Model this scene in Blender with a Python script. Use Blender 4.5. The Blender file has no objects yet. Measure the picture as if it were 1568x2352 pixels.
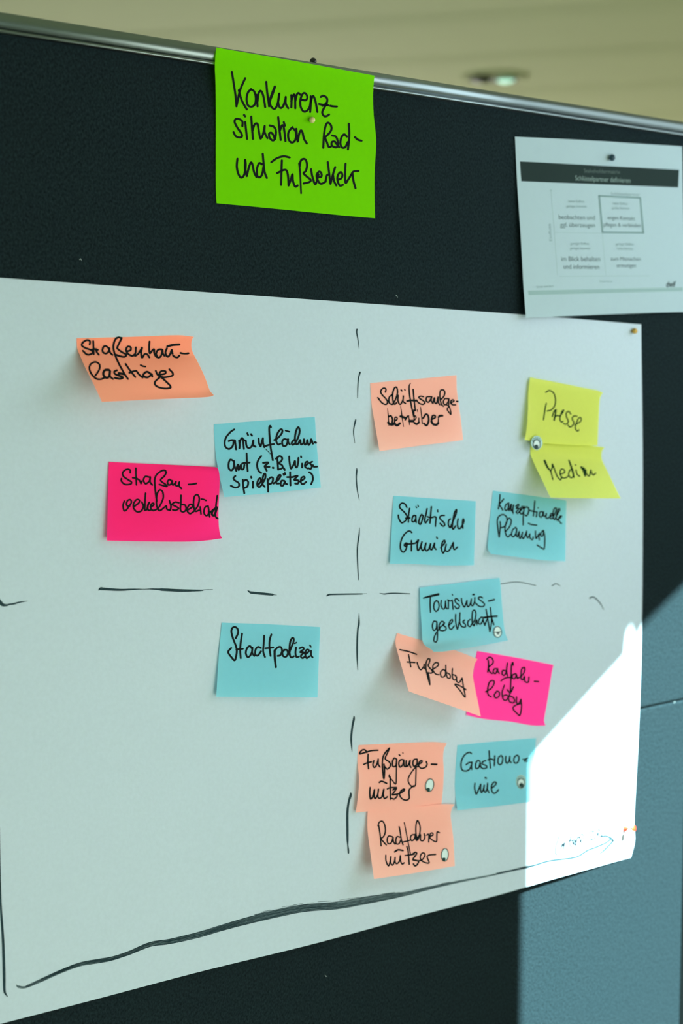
import bpy, bmesh, math, random
import numpy as np
from mathutils import Vector, Matrix
random.seed(4)
S = bpy.context.scene
COL = S.collection

# ------------------------------------------------------------------ camera
YAW, PITCH, ROLL, DIST, FPX = 0.654070, -0.0964863, -0.0023871, 1.210749, 3290.54
fw = np.array([math.sin(YAW)*math.cos(PITCH), math.cos(YAW)*math.cos(PITCH), math.sin(PITCH)])
r0 = np.array([math.cos(YAW), -math.sin(YAW), 0.0]); u0 = np.cross(r0, fw)
rt = math.cos(ROLL)*r0 + math.sin(ROLL)*u0
up = -math.sin(ROLL)*r0 + math.cos(ROLL)*u0
CAM = np.array([0.0, -DIST, 0.0])
cd = bpy.data.cameras.new('camera'); cam = bpy.data.objects.new('camera', cd); COL.objects.link(cam)
cam.matrix_world = Matrix(((rt[0], up[0], -fw[0], CAM[0]), (rt[1], up[1], -fw[1], CAM[1]), (rt[2], up[2], -fw[2], CAM[2]), (0, 0, 0, 1)))
cd.sensor_fit = 'VERTICAL'; cd.sensor_height = 36.0; cd.lens = FPX/2352*36
cd.clip_start = 0.02
cd.dof.use_dof = True; cd.dof.focus_distance = 1.45; cd.dof.aperture_fstop = 4.0
S.camera = cam

# ------------------------------------------------------------------ light
S.view_settings.view_transform = 'Standard'; S.view_settings.look = 'None'
S.view_settings.gamma = 1.0; S.view_settings.use_curve_mapping = False
S.view_settings.exposure = 0.0
w = bpy.data.worlds.new('world'); S.world = w; w.use_nodes = True
w.node_tree.nodes['Background'].inputs[0].default_value = (0.80, 0.93, 0.80, 1)
w.node_tree.nodes['Background'].inputs[1].default_value = 0.22
SUN_DIR = Vector((-0.2, 1.0, -1.1))
sd = bpy.data.lights.new('sun', 'SUN'); sd.energy = 64.0; sd.color = (0.70, 0.99, 1.0); sd.angle = math.radians(0.6)
so = bpy.data.objects.new('sun', sd); COL.objects.link(so)
so.rotation_euler = SUN_DIR.to_track_quat('-Z', 'Y').to_euler(); so.location = (2, -3, 3)
E1 = Vector((0.63, -0.7766, 0)); E2 = Vector((0.7766, 0.63, 0))       # room axes; the board stands askew in the room
WALL = 1.72                                                            # unseen wall distance along E1
ZF, ZC = -1.62, 1.05
FILL_S, FILL_Z = -0.40, -0.72
def fill_lamp(name, s, z, wid, hei, watts, col):  # added area lamp just inside the unseen wall
    ad = bpy.data.lights.new(name, 'AREA'); ad.shape = 'RECTANGLE'; ad.size = wid; ad.size_y = hei
    ad.energy = watts; ad.color = col
    ao = bpy.data.objects.new(name, ad); COL.objects.link(ao)
    ao.location = E1*(WALL-0.03) + E2*s + Vector((0, 0, z))
    ao.rotation_euler = (-E1).to_track_quat('-Z', 'Y').to_euler()
fill_lamp('front_fill', FILL_S, FILL_Z, 1.3, 1.2, 15.5, (1.0, 1.0, 0.88))      # added lamp that lights the board evenly from the front
fill_lamp('sky_fill', 0.73, 0.16, 0.5, 0.6, 5.5, (0.86, 0.95, 1.0))               # added bluish lamp for sky light inside sun_gap_frame
fill_lamp('rail_fill', 1.50, 0.42, 0.75, 0.70, 8.0, (0.74, 0.93, 1.0))               # added lamp that gives the rail its bluish highlight
fd = bpy.data.lights.new('ceiling_fill', 'AREA'); fd.shape = 'RECTANGLE'; fd.size = 5.0; fd.size_y = 1.5; fd.energy = 285.0; fd.color = (1.0, 0.99, 0.93)
fo = bpy.data.objects.new('ceiling_fill', fd); COL.objects.link(fo)              # added lamp to brighten the ceiling, out of view behind the board
fo.location = E1*(-3.2) + E2*8.95 + Vector((0, 0, -0.55)); fo.rotation_euler = (-E2).to_track_quat('-Z', 'Y').to_euler()

# ------------------------------------------------------------------ helpers
def at(p, d=0.0):
    """pixel(s) -> world point(s) on the plane lying d in front of the board face (y = -d)"""
    p = np.asarray(p, float); one = p.ndim == 1
    p = np.atleast_2d(p); d = np.broadcast_to(np.asarray(d, float), (len(p),))
    D = fw + rt*((p[:, :1]-784)/FPX) + up*((1176-p[:, 1:2])/FPX)
    t = (DIST-d)/D[:, 1]
    r = CAM + D*t[:, None]
    return r[0] if one else r

def mat(name, col, rough=0.6, metal=0.0, bump=0.0, bscale=800.0, vary=0.0, vscale=60.0, trans=0.0, sheen=0.0, spec=0.3, detail=4.0, stretch=None):
    m = bpy.data.materials.new(name); m.use_nodes = True
    nt = m.node_tree; N = nt.nodes; L = nt.links
    b = N['Principled BSDF']; out = N['Material Output']
    b.inputs['Base Color'].default_value = (*col, 1); b.inputs['Roughness'].default_value = rough
    b.inputs['Metallic'].default_value = metal
    b.inputs['Specular IOR Level'].default_value = spec
    if sheen:
        b.inputs['Sheen Weight'].default_value = sheen; b.inputs['Sheen Roughness'].default_value = 0.6; b.inputs['Sheen Tint'].default_value = (0.45, 0.85, 1.0, 1)
    tc = N.new('ShaderNodeTexCoord')
    src = tc.outputs['Object']
    if stretch:
        mp = N.new('ShaderNodeMapping'); mp.inputs['Scale'].default_value = stretch[0]; mp.inputs['Rotation'].default_value = stretch[1]
        L.new(src, mp.inputs[0]); src = mp.outputs[0]
    if vary:
        n = N.new('ShaderNodeTexNoise'); n.inputs['Scale'].default_value = vscale; n.inputs['Detail'].default_value = detail
        L.new(src, n.inputs['Vector'])
        cr = N.new('ShaderNodeValToRGB')
        cr.color_ramp.elements[0].position = 0.3; cr.color_ramp.elements[1].position = 0.7
        cr.color_ramp.elements[0].color = (*[c*(1-vary) for c in col], 1)
        cr.color_ramp.elements[1].color = (*[min(1, c*(1+vary)) for c in col], 1)
        L.new(n.outputs['Fac'], cr.inputs[0]); L.new(cr.outputs[0], b.inputs['Base Color'])
    if bump:
        n2 = N.new('ShaderNodeTexNoise'); n2.inputs['Scale'].default_value = bscale; n2.inputs['Detail'].default_value = 5
        L.new(src, n2.inputs['Vector'])
        bp = N.new('ShaderNodeBump'); bp.inputs['Strength'].default_value = bump; bp.inputs['Distance'].default_value = 0.001
        L.new(n2.outputs['Fac'], bp.inputs['Height']); L.new(bp.outputs[0], b.inputs['Normal'])
    if trans:
        t = N.new('ShaderNodeBsdfTranslucent'); t.inputs[0].default_value = (*col, 1)
        mx = N.new('ShaderNodeMixShader'); mx.inputs[0].default_value = trans
        L.new(b.outputs[0], mx.inputs[1]); L.new(t.outputs[0], mx.inputs[2]); L.new(mx.outputs[0], out.inputs[0])
    return m

def srgb(r, g, b, k=1.0):
    f = lambda c: (c/255/12.92 if c/255 <= 0.04045 else ((c/255+0.055)/1.055)**2.4)
    return tuple(min(0.97, f(c)/k) for c in (r, g, b))

def link(name, verts, faces, m, parent=None, origin=None, smooth=True):
    """one mesh object; verts in world space; origin = the object's own origin"""
    verts = np.asarray(verts, float)
    if parent is not None: base = np.array(parent['_o'])
    else: base = np.array(origin if origin is not None else verts.mean(0))
    own = base if parent is None else base
    me = bpy.data.meshes.new(name)
    me.from_pydata([tuple(v-own) for v in verts], [], [tuple(int(i) for i in f) for f in faces])
    me.update()
    if smooth:
        for p in me.polygons: p.use_smooth = True
    me.materials.append(m)
    o = bpy.data.objects.new(name, me); COL.objects.link(o)
    if parent is None: o.location = tuple(own)
    else:
        o.parent = parent
    o['_o'] = list(map(float, own))
    return o

def empty(name, loc):
    o = bpy.data.objects.new(name, None); COL.objects.link(o); o.location = tuple(loc); o['_o'] = list(map(float, loc)); o.empty_display_size = 0.02
    return o

def tag(o, label, cat, group=None):
    o['label'] = label; o['category'] = cat
    if group: o['group'] = group
    return o

def box(bm, lo, hi, bev=0.0):
    r = bmesh.ops.create_cube(bm, size=1.0)
    for v in r['verts']:
        v.co = Vector([lo[i] + (v.co[i]+0.5)*(hi[i]-lo[i]) for i in range(3)])
    if bev:
        es = list({e for v in r['verts'] for e in v.link_edges})
        bmesh.ops.bevel(bm, geom=es, offset=bev, segments=3, affect='EDGES', profile=0.5)

def frombm(name, bm, m, parent=None, origin=None, smooth=False):
    bm.normal_update()
    v = [tuple(x.co) for x in bm.verts]; bm.verts.index_update()
    f = [[x.index for x in p.verts] for p in bm.faces]
    bm.free()
    return link(name, v, f, m, parent, origin, smooth)

def revolve(prof, P, axis, n=28):
    """lathe: prof list of (radius, height along axis) from P"""
    a = Vector(axis).normalized(); t = a.orthogonal().normalized(); b = a.cross(t)
    V, F = [], []
    for r, h in prof:
        for k in range(n):
            th = 2*math.pi*k/n
            V.append(tuple(Vector(P) + a*h + (t*math.cos(th)+b*math.sin(th))*max(r, 1e-5)))
    for i in range(len(prof)-1):
        for k in range(n):
            F.append((i*n+k, i*n+(k+1) % n, (i+1)*n+(k+1) % n, (i+1)*n+k))
    return V, F

# ------------------------------------------------------------------ materials
M = {}
M['fabric'] = mat('felt_fabric', (0.0092, 0.0163, 0.0190), 0.95, bump=1.0, bscale=700, vary=0.52, vscale=420, spec=0.03, detail=6, stretch=((1.15, 1, 0.85), (0, 0.55, 0)))
M['seam'] = mat('seam_dark', (0.006, 0.012, 0.013), 0.9)
M['rail'] = mat('anodised_aluminium', (0.185, 0.215, 0.22), 0.35, metal=1.0, bump=0.06, bscale=900, stretch=((0.05, 1, 1), (0, 0, 0)))
M['dark'] = mat('dark_plastic', (0.0025, 0.0035, 0.0035), 0.8, spec=0.02)
M['paper'] = mat('flipchart_paper', (0.50, 0.588, 0.665), 0.85, bump=0.10, bscale=350, vary=0.025, vscale=260, spec=0.12, trans=0.12)
M['sheet'] = mat('printer_paper', (0.38, 0.485, 0.53), 0.85, vary=0.01, vscale=100, spec=0.12, trans=0.12)
def note_mat(n, c):
    # coloured paper that lets part of the light through and tints what lies behind it
    m = mat(n, tuple(x*0.74 for x in c), 0.75, bump=0.05, bscale=500, vary=0.02, vscale=180, spec=0.03)
    nt = m.node_tree; t = nt.nodes.new('ShaderNodeBsdfTranslucent'); t.inputs[0].default_value = (*[x*0.75 for x in c], 1)
    a = nt.nodes.new('ShaderNodeAddShader'); nt.links.new(nt.nodes['Principled BSDF'].outputs[0], a.inputs[0]); nt.links.new(t.outputs[0], a.inputs[1])
    nt.links.new(a.outputs[0], nt.nodes['Material Output'].inputs[0]); M[n] = m
note_mat('note_green', (0.172, 0.64, 0.0003))
note_mat('note_orange', (0.89, 0.31, 0.20))
note_mat('note_salmon', (0.80, 0.40, 0.325))
note_mat('note_pink', (0.88, 0.024, 0.19))
note_mat('note_magenta', (0.93, 0.06, 0.345))
note_mat('note_blue', (0.205, 0.49, 0.56))
note_mat('note_yellow', (0.54, 0.56, 0.12))
M['ink'] = mat('black_marker_ink', (0.008, 0.010, 0.011), 0.8, spec=0.03)
M['inkgreen'] = mat('marker_ink_on_yellow', (0.008, 0.030, 0.008), 0.8, spec=0.03)
M['marker'] = mat('marker_ink', (0.020, 0.040, 0.048), 0.8, spec=0.03, vary=0.25, vscale=400)
M['dry'] = mat('dry_marker_ink', (0.092, 0.130, 0.145), 0.8, spec=0.05, vary=0.55, vscale=900, stretch=((0.15, 1, 1.2), (0, 0.35, 0)))
M['faint'] = mat('faint_pen_ink', (0.012, 0.020, 0.024), 0.8, spec=0.02)
M['white'] = mat('white_sticker', (0.52, 0.62, 0.61), 0.5)
M['lashpaper'] = mat('sticker_backing', (0.36, 0.55, 0.54), 0.5)
M['eyeink'] = mat('sticker_print', (0.006, 0.03, 0.028), 0.35)
M['lid'] = mat('sticker_grey_print', (0.07, 0.09, 0.09), 0.4)
M['pin_black'] = mat('pin_black', (0.006, 0.008, 0.008), 0.35, spec=0.5)
M['pin_beige'] = mat('pin_beige', (0.62, 0.50, 0.22), 0.4, spec=0.5)
M['pin_blue'] = mat('pin_blue', (0.003, 0.035, 0.06), 0.35, spec=0.5)
M['pin_gold'] = mat('pin_gold', (0.50, 0.30, 0.05), 0.35, spec=0.5)
M['pin_orange'] = mat('pin_orange', (0.88, 0.045, 0.010), 0.3, spec=0.5)
M['steel'] = mat('steel', (0.5, 0.5, 0.5), 0.3, metal=1.0)
M['print_dark'] = mat('print_dark_bar', (0.017, 0.029, 0.028), 0.8, spec=0.05)
M['print_text'] = mat('print_text', (0.10, 0.145, 0.150), 0.8)
M['print_small'] = mat('print_small_text', (0.20, 0.28, 0.29), 0.8)
M['print_line'] = mat('print_line', (0.30, 0.40, 0.42), 0.8)
M['print_box'] = mat('print_box_line', (0.145, 0.23, 0.23), 0.8)
M['print_bar'] = mat('print_footer_bar', (0.225, 0.33, 0.33), 0.8)
M['print_head'] = mat('print_header_text', (0.17, 0.24, 0.225), 0.8)
M['print_head2'] = mat('print_header_dim_text', (0.07, 0.105, 0.098), 0.8)
M['print_black'] = mat('print_black', (0.012, 0.03, 0.03), 0.7)
M['ceil'] = mat('ceiling_paint', (0.58, 0.60, 0.385), 0.9, vary=0.01, vscale=3)
M['wall'] = mat('wall_paint', (0.60, 0.62, 0.45), 0.9, vary=0.01, vscale=3)
M['floor'] = mat('floor_carpet', (0.30, 0.31, 0.25), 0.95, bump=0.3, bscale=300, vary=0.1, vscale=150)
M['fill_cloth'] = mat('fill_panel_cloth', (0.80, 0.80, 0.74), 0.9, trans=0.4)  # cloth of the added panels beside the fill lamps
M['frame'] = mat('added_frame_paint', (0.7, 0.72, 0.68), 0.5)  # frames of the added opening and panel
M['lampwhite'] = mat('downlight_trim', (0.52, 0.54, 0.35), 0.9, spec=0.05)
M['lampdark'] = mat('downlight_recess', (0.055, 0.060, 0.042), 0.4)
def emis(n, c, s):
    m = bpy.data.materials.new(n); m.use_nodes = True; b = m.node_tree.nodes['Principled BSDF']
    b.inputs['Base Color'].default_value = (*c, 1); b.inputs['Emission Color'].default_value = (*c, 1); b.inputs['Emission Strength'].default_value = s
    return m
M['lamp_lit'] = emis('lit_lamp', (0.42, 0.75, 0.60), 1.2)

# ------------------------------------------------------------------ room shell
def rm(a, b, z): return tuple(E1*a + E2*b + Vector((0, 0, z)))          # room coordinates -> world
def room_box(name, a0, a1, b0, b1, z0, z1, m):
    V = [rm(a, b, z) for a in (a0, a1) for b in (b0, b1) for z in (z0, z1)]
    F = [(0, 1, 3, 2), (4, 6, 7, 5), (0, 4, 5, 1), (2, 3, 7, 6), (0, 2, 6, 4), (1, 5, 7, 3)]
    o = link(name, V, F, m, smooth=False); o['kind'] = 'structure'; return o
room_box('floor', -7, WALL, -4, 9, ZF-0.1, ZF, M['floor'])
room_box('wall_back', -7, WALL+0.2, 9, 9.2, ZF, ZC+0.3, M['wall'])
room_box('wall_left', -7.2, -7, -4, 9.2, ZF, ZC+0.3, M['wall'])
# ceiling: long plaster panels that lap each other like shallow steps, parallel to E1
V, F = [], []
lines = [-4, -1, 0.6, 1.18, 1.76, 2.35, 2.94, 3.53, 4.09, 4.70, 5.30, 5.9, 6.5, 7.1, 7.7, 8.3, 9.2]
for i in range(len(lines)-1):
    b0, b1 = lines[i], lines[i+1]
    k = len(V)
    zz = [(b0, ZC), (b0+0.10, ZC-0.004), (b1-0.02, ZC+0.002)]
    for b, z in zz:
        V += [rm(-7, b, z), rm(WALL+0.2, b, z)]
    for j in range(2): F.append((k+2*j, k+2*j+1, k+2*j+3, k+2*j+2))
    if i: F.append((k-2, k-1, k+1, k))
k = len(V)
V += [rm(-7, -4, ZC+0.3), rm(WALL+0.2, -4, ZC+0.3), rm(WALL+0.2, 9.2, ZC+0.3), rm(-7, 9.2, ZC+0.3)]
F.append((k, k+1, k+2, k+3))
ce = link('ceiling', V, F, M['ceil'], smooth=False); ce['kind'] = 'structure'

# unseen wall; its added opening is cut to give the sun patch its outline
def to_wall(X, z):
    """follow the sunbeam that meets the board face at (X, z) back to the unseen wall"""
    P = Vector((X, 0, z)); t = (WALL - P.dot(E1)) / (-SUN_DIR.dot(E1))
    Q = P - SUN_DIR*t
    return Q.dot(E2), Q.z
beam = [(1.2025, -1.16), (1.2025, -0.475), (1.381, -0.360), (1.384, -0.330), (1.390, -0.324), (1.401, -0.341), (1.416, -0.322), (1.495, -0.277), (1.75, -0.138), (1.75, -1.16)]
op = [to_wall(*p) for p in beam]
b0, b1 = -4.0, 9.2
z0, z1 = ZF, ZC+0.3
w2 = (FILL_S-0.7, FILL_S+0.7, FILL_Z-0.65, FILL_Z+0.65)
bm = bmesh.new()
def loop(pts): return [bm.verts.new(rm(WALL, b, z)) for b, z in pts]
outer = loop([(b0, z0), (b1, z0), (b1, z1), (b0, z1)])
l1 = loop(op); l2 = loop([(w2[0], w2[2]), (w2[1], w2[2]), (w2[1], w2[3]), (w2[0], w2[3])])
es = []
for L in (outer, l1, l2):
    for i in range(len(L)): es.append(bm.edges.new((L[i], L[(i+1) % len(L)])))
bmesh.ops.triangle_fill(bm, use_beauty=True, use_dissolve=False, edges=es, normal=Vector(-E1))
ext = bmesh.ops.extrude_face_region(bm, geom=list(bm.faces))
for v in ext['geom']:
    if isinstance(v, bmesh.types.BMVert): v.co += E1*0.003
fr = frombm('wall_right', bm, M['wall']); fr['kind'] = 'structure'
def ring(name, pts, width, a0, a1, m):
    c = np.mean(pts, 0); V, F = [], []
    pts = np.array(pts); n = len(pts)
    # mitred outward offset
    area = sum(pts[i][0]*pts[(i+1) % n][1]-pts[(i+1) % n][0]*pts[i][1] for i in range(n))
    sgn = 1 if area > 0 else -1
    out = []
    for i in range(n):
        a, b, c2 = pts[i-1], pts[i], pts[(i+1) % n]
        d1 = (b-a)/np.linalg.norm(b-a); d2 = (c2-b)/np.linalg.norm(c2-b)
        n1 = np.array([d1[1], -d1[0]])*sgn; n2 = np.array([d2[1], -d2[0]])*sgn
        mm = n1+n2; mm = mm/np.linalg.norm(mm); out.append(b+mm*width/max(0.5, mm@n1))
    for a in (a0, a1):
        for L in (pts, out):
            for p in L: V.append(rm(a, p[0], p[1]))
    for i in range(n):
        j = (i+1) % n
        F += [(i, j, n+j, n+i), (2*n+i, 3*n+i, 3*n+j, 2*n+j), (i, 2*n+i, 2*n+j, j), (n+i, n+j, 3*n+j, 3*n+i)]
    o = link(name, V, F, m, smooth=False); o['kind'] = 'structure'; return o
ring('sun_gap_frame', op, 0.05, WALL-0.004, WALL+0.0, M['frame'])  # frame round the added opening that shapes the sun patch
room_box('front_fill_panel', WALL+0.004, WALL+0.008, w2[0]-0.01, w2[1]+0.01, w2[2]-0.01, w2[3]+0.01, M['fill_cloth'])  # added cloth panel, out of view, backing the front lamp
ring('front_fill_frame', [(w2[0], w2[2]), (w2[1], w2[2]), (w2[1], w2[3]), (w2[0], w2[3])], 0.06, WALL-0.02, WALL, M['frame'])  # frame of that added panel

room_box('rail_fill_panel', WALL-0.02, WALL-0.001, 1.10, 1.90, 0.05, 0.79, M['fill_cloth'])  # added panel for the rail to mirror as a bluish highlight
room_box('ceiling_fill_panel', -5.8, -0.6, 8.97, 9.0, -1.4, 0.3, M['fill_cloth'])  # added panel, never in view, backing the ceiling lamp
# recessed downlight with two lamps in the ceiling
px = (1135, 178)
D = fw + rt*((px[0]-784)/FPX) + up*((1176-px[1])/FPX); P = Vector(CAM + D*((ZC-0.006-CAM[2])/D[2]))
dl = empty('recessed_downlight', P)
tag(dl, 'round recessed ceiling downlight with two lamps above the board rail', 'ceiling light')
V, F = revolve([(0.088, 0.004), (0.090, -0.001), (0.100, -0.003), (0.118, -0.002), (0.121, 0.006)], P, (0, 0, 1), 40); link('trim_ring', V, F, M['lampwhite'], dl)
V, F = revolve([(0.0, -0.0006), (0.089, -0.0008)], P, (0, 0, 1), 40); link('reflector_plate', V, F, M['lampwhite'], dl)
ax = Vector((rt[0], rt[1], 0)).normalized()
for s, mm, nm in ((-0.046, M['lampdark'], 'unlit'), (0.040, M['lamp_lit'], 'lit')):
    Q = P + ax*s
    V, F = revolve([(0.030, -0.002), (0.038, -0.005), (0.043, -0.011), (0.040, -0.013), (0.034, -0.007)], Q, (0, 0, 1), 28); ho = link('lamp_holder', V, F, M['lampdark'], dl)
    V, F = revolve([(0.0, -0.019), (0.016, -0.018), (0.028, -0.014), (0.033, -0.008), (0.030, -0.002)], Q, (0, 0, 1), 28); bu = link('lamp', V, F, mm, dl); bu['label'] = nm + ' lamp'

# ------------------------------------------------------------------ pinboard
ZT, ZS, ZB = 0.299, -0.4335, -1.165; XL, XR = 0.318, 1.5075
pb = empty('pinboard', ((XL+XR)/2, 0.0, ZF))
tag(pb, 'large dark felt pinboard with aluminium top rail, standing behind all the notes', 'pinboard')
def panel(name, z0, z1):
    bm = bmesh.new(); box(bm, (XL, 0.0, z0), (XR, 0.022, z1), 0.0022); return frombm(name, bm, M['fabric'], pb)
panel('upper_panel', ZS+0.0012, ZT+0.004); panel('lower_panel', ZB, ZS-0.0012)
bm = bmesh.new(); box(bm, (XL+0.003, 0.004, ZS-0.006), (XR-0.003, 0.018, ZS+0.006)); frombm('fold_seam', bm, M['seam'], pb)
def extrude_x(prof, x0, x1):
    V, F = [], []; n = len(prof)
    for x in (x0, x1):
        for y, z in prof: V.append((x, y, z))
    for i in range(n): F.append((i, (i+1) % n, n+(i+1) % n, n+i))
    F.append(tuple(range(n))[::-1]); F.append(tuple(range(n, 2*n)))
    return V, F
prof = [(0.030, ZT-0.001), (-0.0045, ZT-0.001), (-0.0060, ZT-0.0002), (-0.0062, ZT+0.0012), (-0.0050, ZT+0.0026)]
for k in range(13):
    th = math.radians(-62 + 118*k/12)
    prof.append((0.0020 - 0.0095*math.cos(th)*1.0, ZT+0.0098 + 0.0088*math.sin(th)))
prof += [(0.004, ZT+0.0186), (0.022, ZT+0.0186), (0.030, ZT+0.012)]
V, F = extrude_x(prof, XL-0.012, XR+0.008); rl = link('top_rail', V, F, M['rail'], pb); rl['label'] = 'rounded aluminium rail along the top edge'
for sx in (XL-0.012, XR):
    bm = bmesh.new(); box(bm, (sx, 0.001, ZB-0.01), (sx+0.012, 0.03, ZT-0.001), 0.002); frombm('side_frame', bm, M['dark'], pb)
bm = bmesh.new(); box(bm, (XL, -0.004, ZB-0.02), (XR, 0.03, ZB), 0.003); frombm('bottom_rail', bm, M['rail'], pb)
for sx in (XL-0.048, XR+0.012):
    bm = bmesh.new(); box(bm, (sx, 0.0, ZF+0.03), (sx+0.036, 0.03, ZB+0.45), 0.008); lg = frombm('leg', bm, M['rail'], pb)
    bm = bmesh.new(); box(bm, (sx-0.002, -0.26, ZF), (sx+0.038, 0.29, ZF+0.03), 0.008); frombm('foot', bm, M['dark'], pb)
felt_specks = [(185, 597), (911, 681), (748, 2241), (1548, 1612)]  # white fibres; the last entry paints a shiny dot on the seam
for i, p in enumerate(felt_specks):
    c = at(p, 0.0004); V, F = [], []
    for k in range(6):
        a = k/5; q = c + np.array([0.0022*(a-.5), -0.0004*math.sin(a*3), 0.0010*math.sin(a*4+i)])
        V += [q+np.array([0, 0, 0.00025]), q-np.array([0, 0, 0.00025])]
    F = [(2*k, 2*k+1, 2*k+3, 2*k+2) for k in range(5)]
    o = link('fibre_and_glint', V, F, M['white'], pb); o['label'] = 'tiny white fibre or shiny dot on the felt'

# ------------------------------------------------------------------ sheets of paper as curved surfaces
def arc(poly):
    p = np.array(poly, float); d = np.r_[0, np.cumsum(np.linalg.norm(np.diff(p, axis=0), axis=1))]
    return p, d/d[-1]
def dense(poly):
    """smooth a polyline through its points (Catmull-Rom) when it has inner points"""
    p = np.array(poly, float)
    if len(p) == 2: return p
    q = np.vstack([2*p[0]-p[1], p, 2*p[-1]-p[-2]]); out = []
    for i in range(1, len(q)-2):
        for t in np.linspace(0, 1, 10, endpoint=False):
            out.append(0.5*(2*q[i] + (q[i+1]-q[i-1])*t + (2*q[i-1]-5*q[i]+4*q[i+1]-q[i+2])*t*t + (3*q[i]-q[i-1]-3*q[i+1]+q[i+2])*t**3))
    out.append(p[-1]); return np.array(out)
class Sheet:
    def __init__(s, top, right, bottom, left):
        s.c = [arc(dense(x)) for x in (top, right, bottom, left)]
        s.dfun = lambda u, v, p: 0*u
    def side(s, i, t):
        p, d = s.c[i]; t2 = np.clip(t, 0, 1)
        r = np.stack([np.interp(t2, d, p[:, 0]), np.interp(t2, d, p[:, 1])], -1)
        a = (p[-1]-p[-2])/(d[-1]-d[-2]); b = (p[1]-p[0])/(d[1]-d[0])
        return r + np.where(t > 1, t-1, 0)[..., None]*a + np.where(t < 0, t, 0)[..., None]*b
    def pix(s, u, v):
        u = np.asarray(u, float); v = np.asarray(v, float)
        T, R, B, L = s.side(0, u), s.side(1, v), s.side(2, u), s.side(3, v)
        U_, V_ = u[..., None], v[..., None]
        a, b, c, d = s.c[0][0][0], s.c[0][0][-1], s.c[2][0][0], s.c[2][0][-1]
        return (1-V_)*T + V_*B + (1-U_)*L + U_*R - ((1-U_)*(1-V_)*a + U_*(1-V_)*b + (1-U_)*V_*c + U_*V_*d)
    def inv(s, p):
        p = np.atleast_2d(np.asarray(p, float))
        g = np.linspace(0, 1, 13); uu, vv = np.meshgrid(g, g); uu = uu.ravel(); vv = vv.ravel(); G = s.pix(uu, vv)
        k = ((p[:, None, :]-G[None])**2).sum(-1).argmin(1); u, v = uu[k].copy(), vv[k].copy(); h = 1e-4
        for _ in range(8):
            f0 = s.pix(u, v); e = p-f0; fu = (s.pix(u+h, v)-f0)/h; fv = (s.pix(u, v+h)-f0)/h
            det = fu[:, 0]*fv[:, 1]-fu[:, 1]*fv[:, 0]; det = np.where(np.abs(det) < 1e-6, 1e-6, det)
            du = (e[:, 0]*fv[:, 1]-e[:, 1]*fv[:, 0])/det; dv = (fu[:, 0]*e[:, 1]-fu[:, 1]*e[:, 0])/det
            u = np.clip(u+np.clip(du, -.1, .1), -.3, 1.3); v = np.clip(v+np.clip(dv, -.1, .1), -.3, 1.3)
        return u, v
    def depth_at(s, p):
        u, v = s.inv(p); return s.dfun(np.clip(u, 0, 1), np.clip(v, 0, 1), np.atleast_2d(p))
    def to3(s, p, off=0.0):
        return at(np.atleast_2d(p), s.depth_at(p)+off)
    def mesh(s, name, m, nu, nv, thick=0.00012, corner=None):
        g = np.linspace(0, 1, nu+1); k = np.linspace(0, 1, nv+1); uu, vv = np.meshgrid(g, k)
        p = s.pix(uu.ravel(), vv.ravel()); V = at(p, s.dfun(uu.ravel(), vv.ravel(), p))
        F = [(j*(nu+1)+i, j*(nu+1)+i+1, (j+1)*(nu+1)+i+1, (j+1)*(nu+1)+i) for j in range(nv) for i in range(nu)]
        return link(name, V, F[::1], m)

# ---- the big flip-chart sheet
def pdepth(p):
    """how far the big sheet stands off the felt (it bellies out along its lower right edge)"""
    q = at(np.atleast_2d(p), 0.0); X, z = q[:, 0], q[:, 2]
    a = np.clip((-0.355-z)/0.13, 0, 1); a = a*a*(3-2*a)*0.94+0.06*np.clip((-0.355-z)/0.27, 0, 1)
    b = np.interp(X, [0.3, 0.75, 1.0, 1.18, 1.28, 1.36, 1.40], [0.10, 0.25, 0.62, 1.0, 0.66, 0.14, 0.0])
    rp = 0.0012*np.sin((X-1.1)*38)*np.clip((X-1.25)/.1, 0, 1)*np.exp(-((z+0.33)/.05)**2)
    return 0.0016 + 0.0100*a*b + np.maximum(rp, -0.0006)
big = Sheet([(-430, 608), (0, 638), (600, 680), (1205, 723), (1472, 745)],
            [(1472, 745), (1475.5, 1050), (1475, 1300), (1473.5, 1433), (1470, 1567), (1464.6, 1700), (1459, 1807), (1455, 1887), (1457, 1925), (1454, 1945), (1447.5, 1969)],
            [(-430, 2464), (0, 2352), (217, 2296), (455, 2233), (720, 2168), (945, 2107), (1140, 2057), (1255, 2023), (1312, 2007), (1368, 1991), (1410, 1979), (1447.5, 1969)],
            [(-430, 608), (-430, 1500), (-430, 2464)])
big.c = [arc(x) if i in (1, 2) else arc(dense(x)) for i, x in enumerate([[(-430, 608), (0, 638), (600, 680), (1205, 723), (1472, 745)],
            [tuple(q) for q in dense([(1472, 745), (1475.5, 1050), (1475, 1300), (1473.5, 1433), (1470, 1567), (1464.6, 1700), (1459, 1807), (1455, 1887), (1457, 1925), (1454, 1945), (1447.5, 1969)])],
            [tuple(q) for q in dense([(-430, 2464), (0, 2352), (217, 2296), (455, 2233), (720, 2168), (945, 2107), (1140, 2057), (1255, 2023), (1312, 2007), (1368, 1991), (1410, 1979), (1447.5, 1969)])],
            [(-430, 608), (-430, 1500), (-430, 2464)]])]
big.dfun = lambda u, v, p: pdepth(p)
sheet = big.mesh('paper_sheet', M['paper'], 150, 110)
tag(sheet, 'very large pale flipchart paper sheet with dashed cross and arrow drawn in marker', 'paper')

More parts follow.
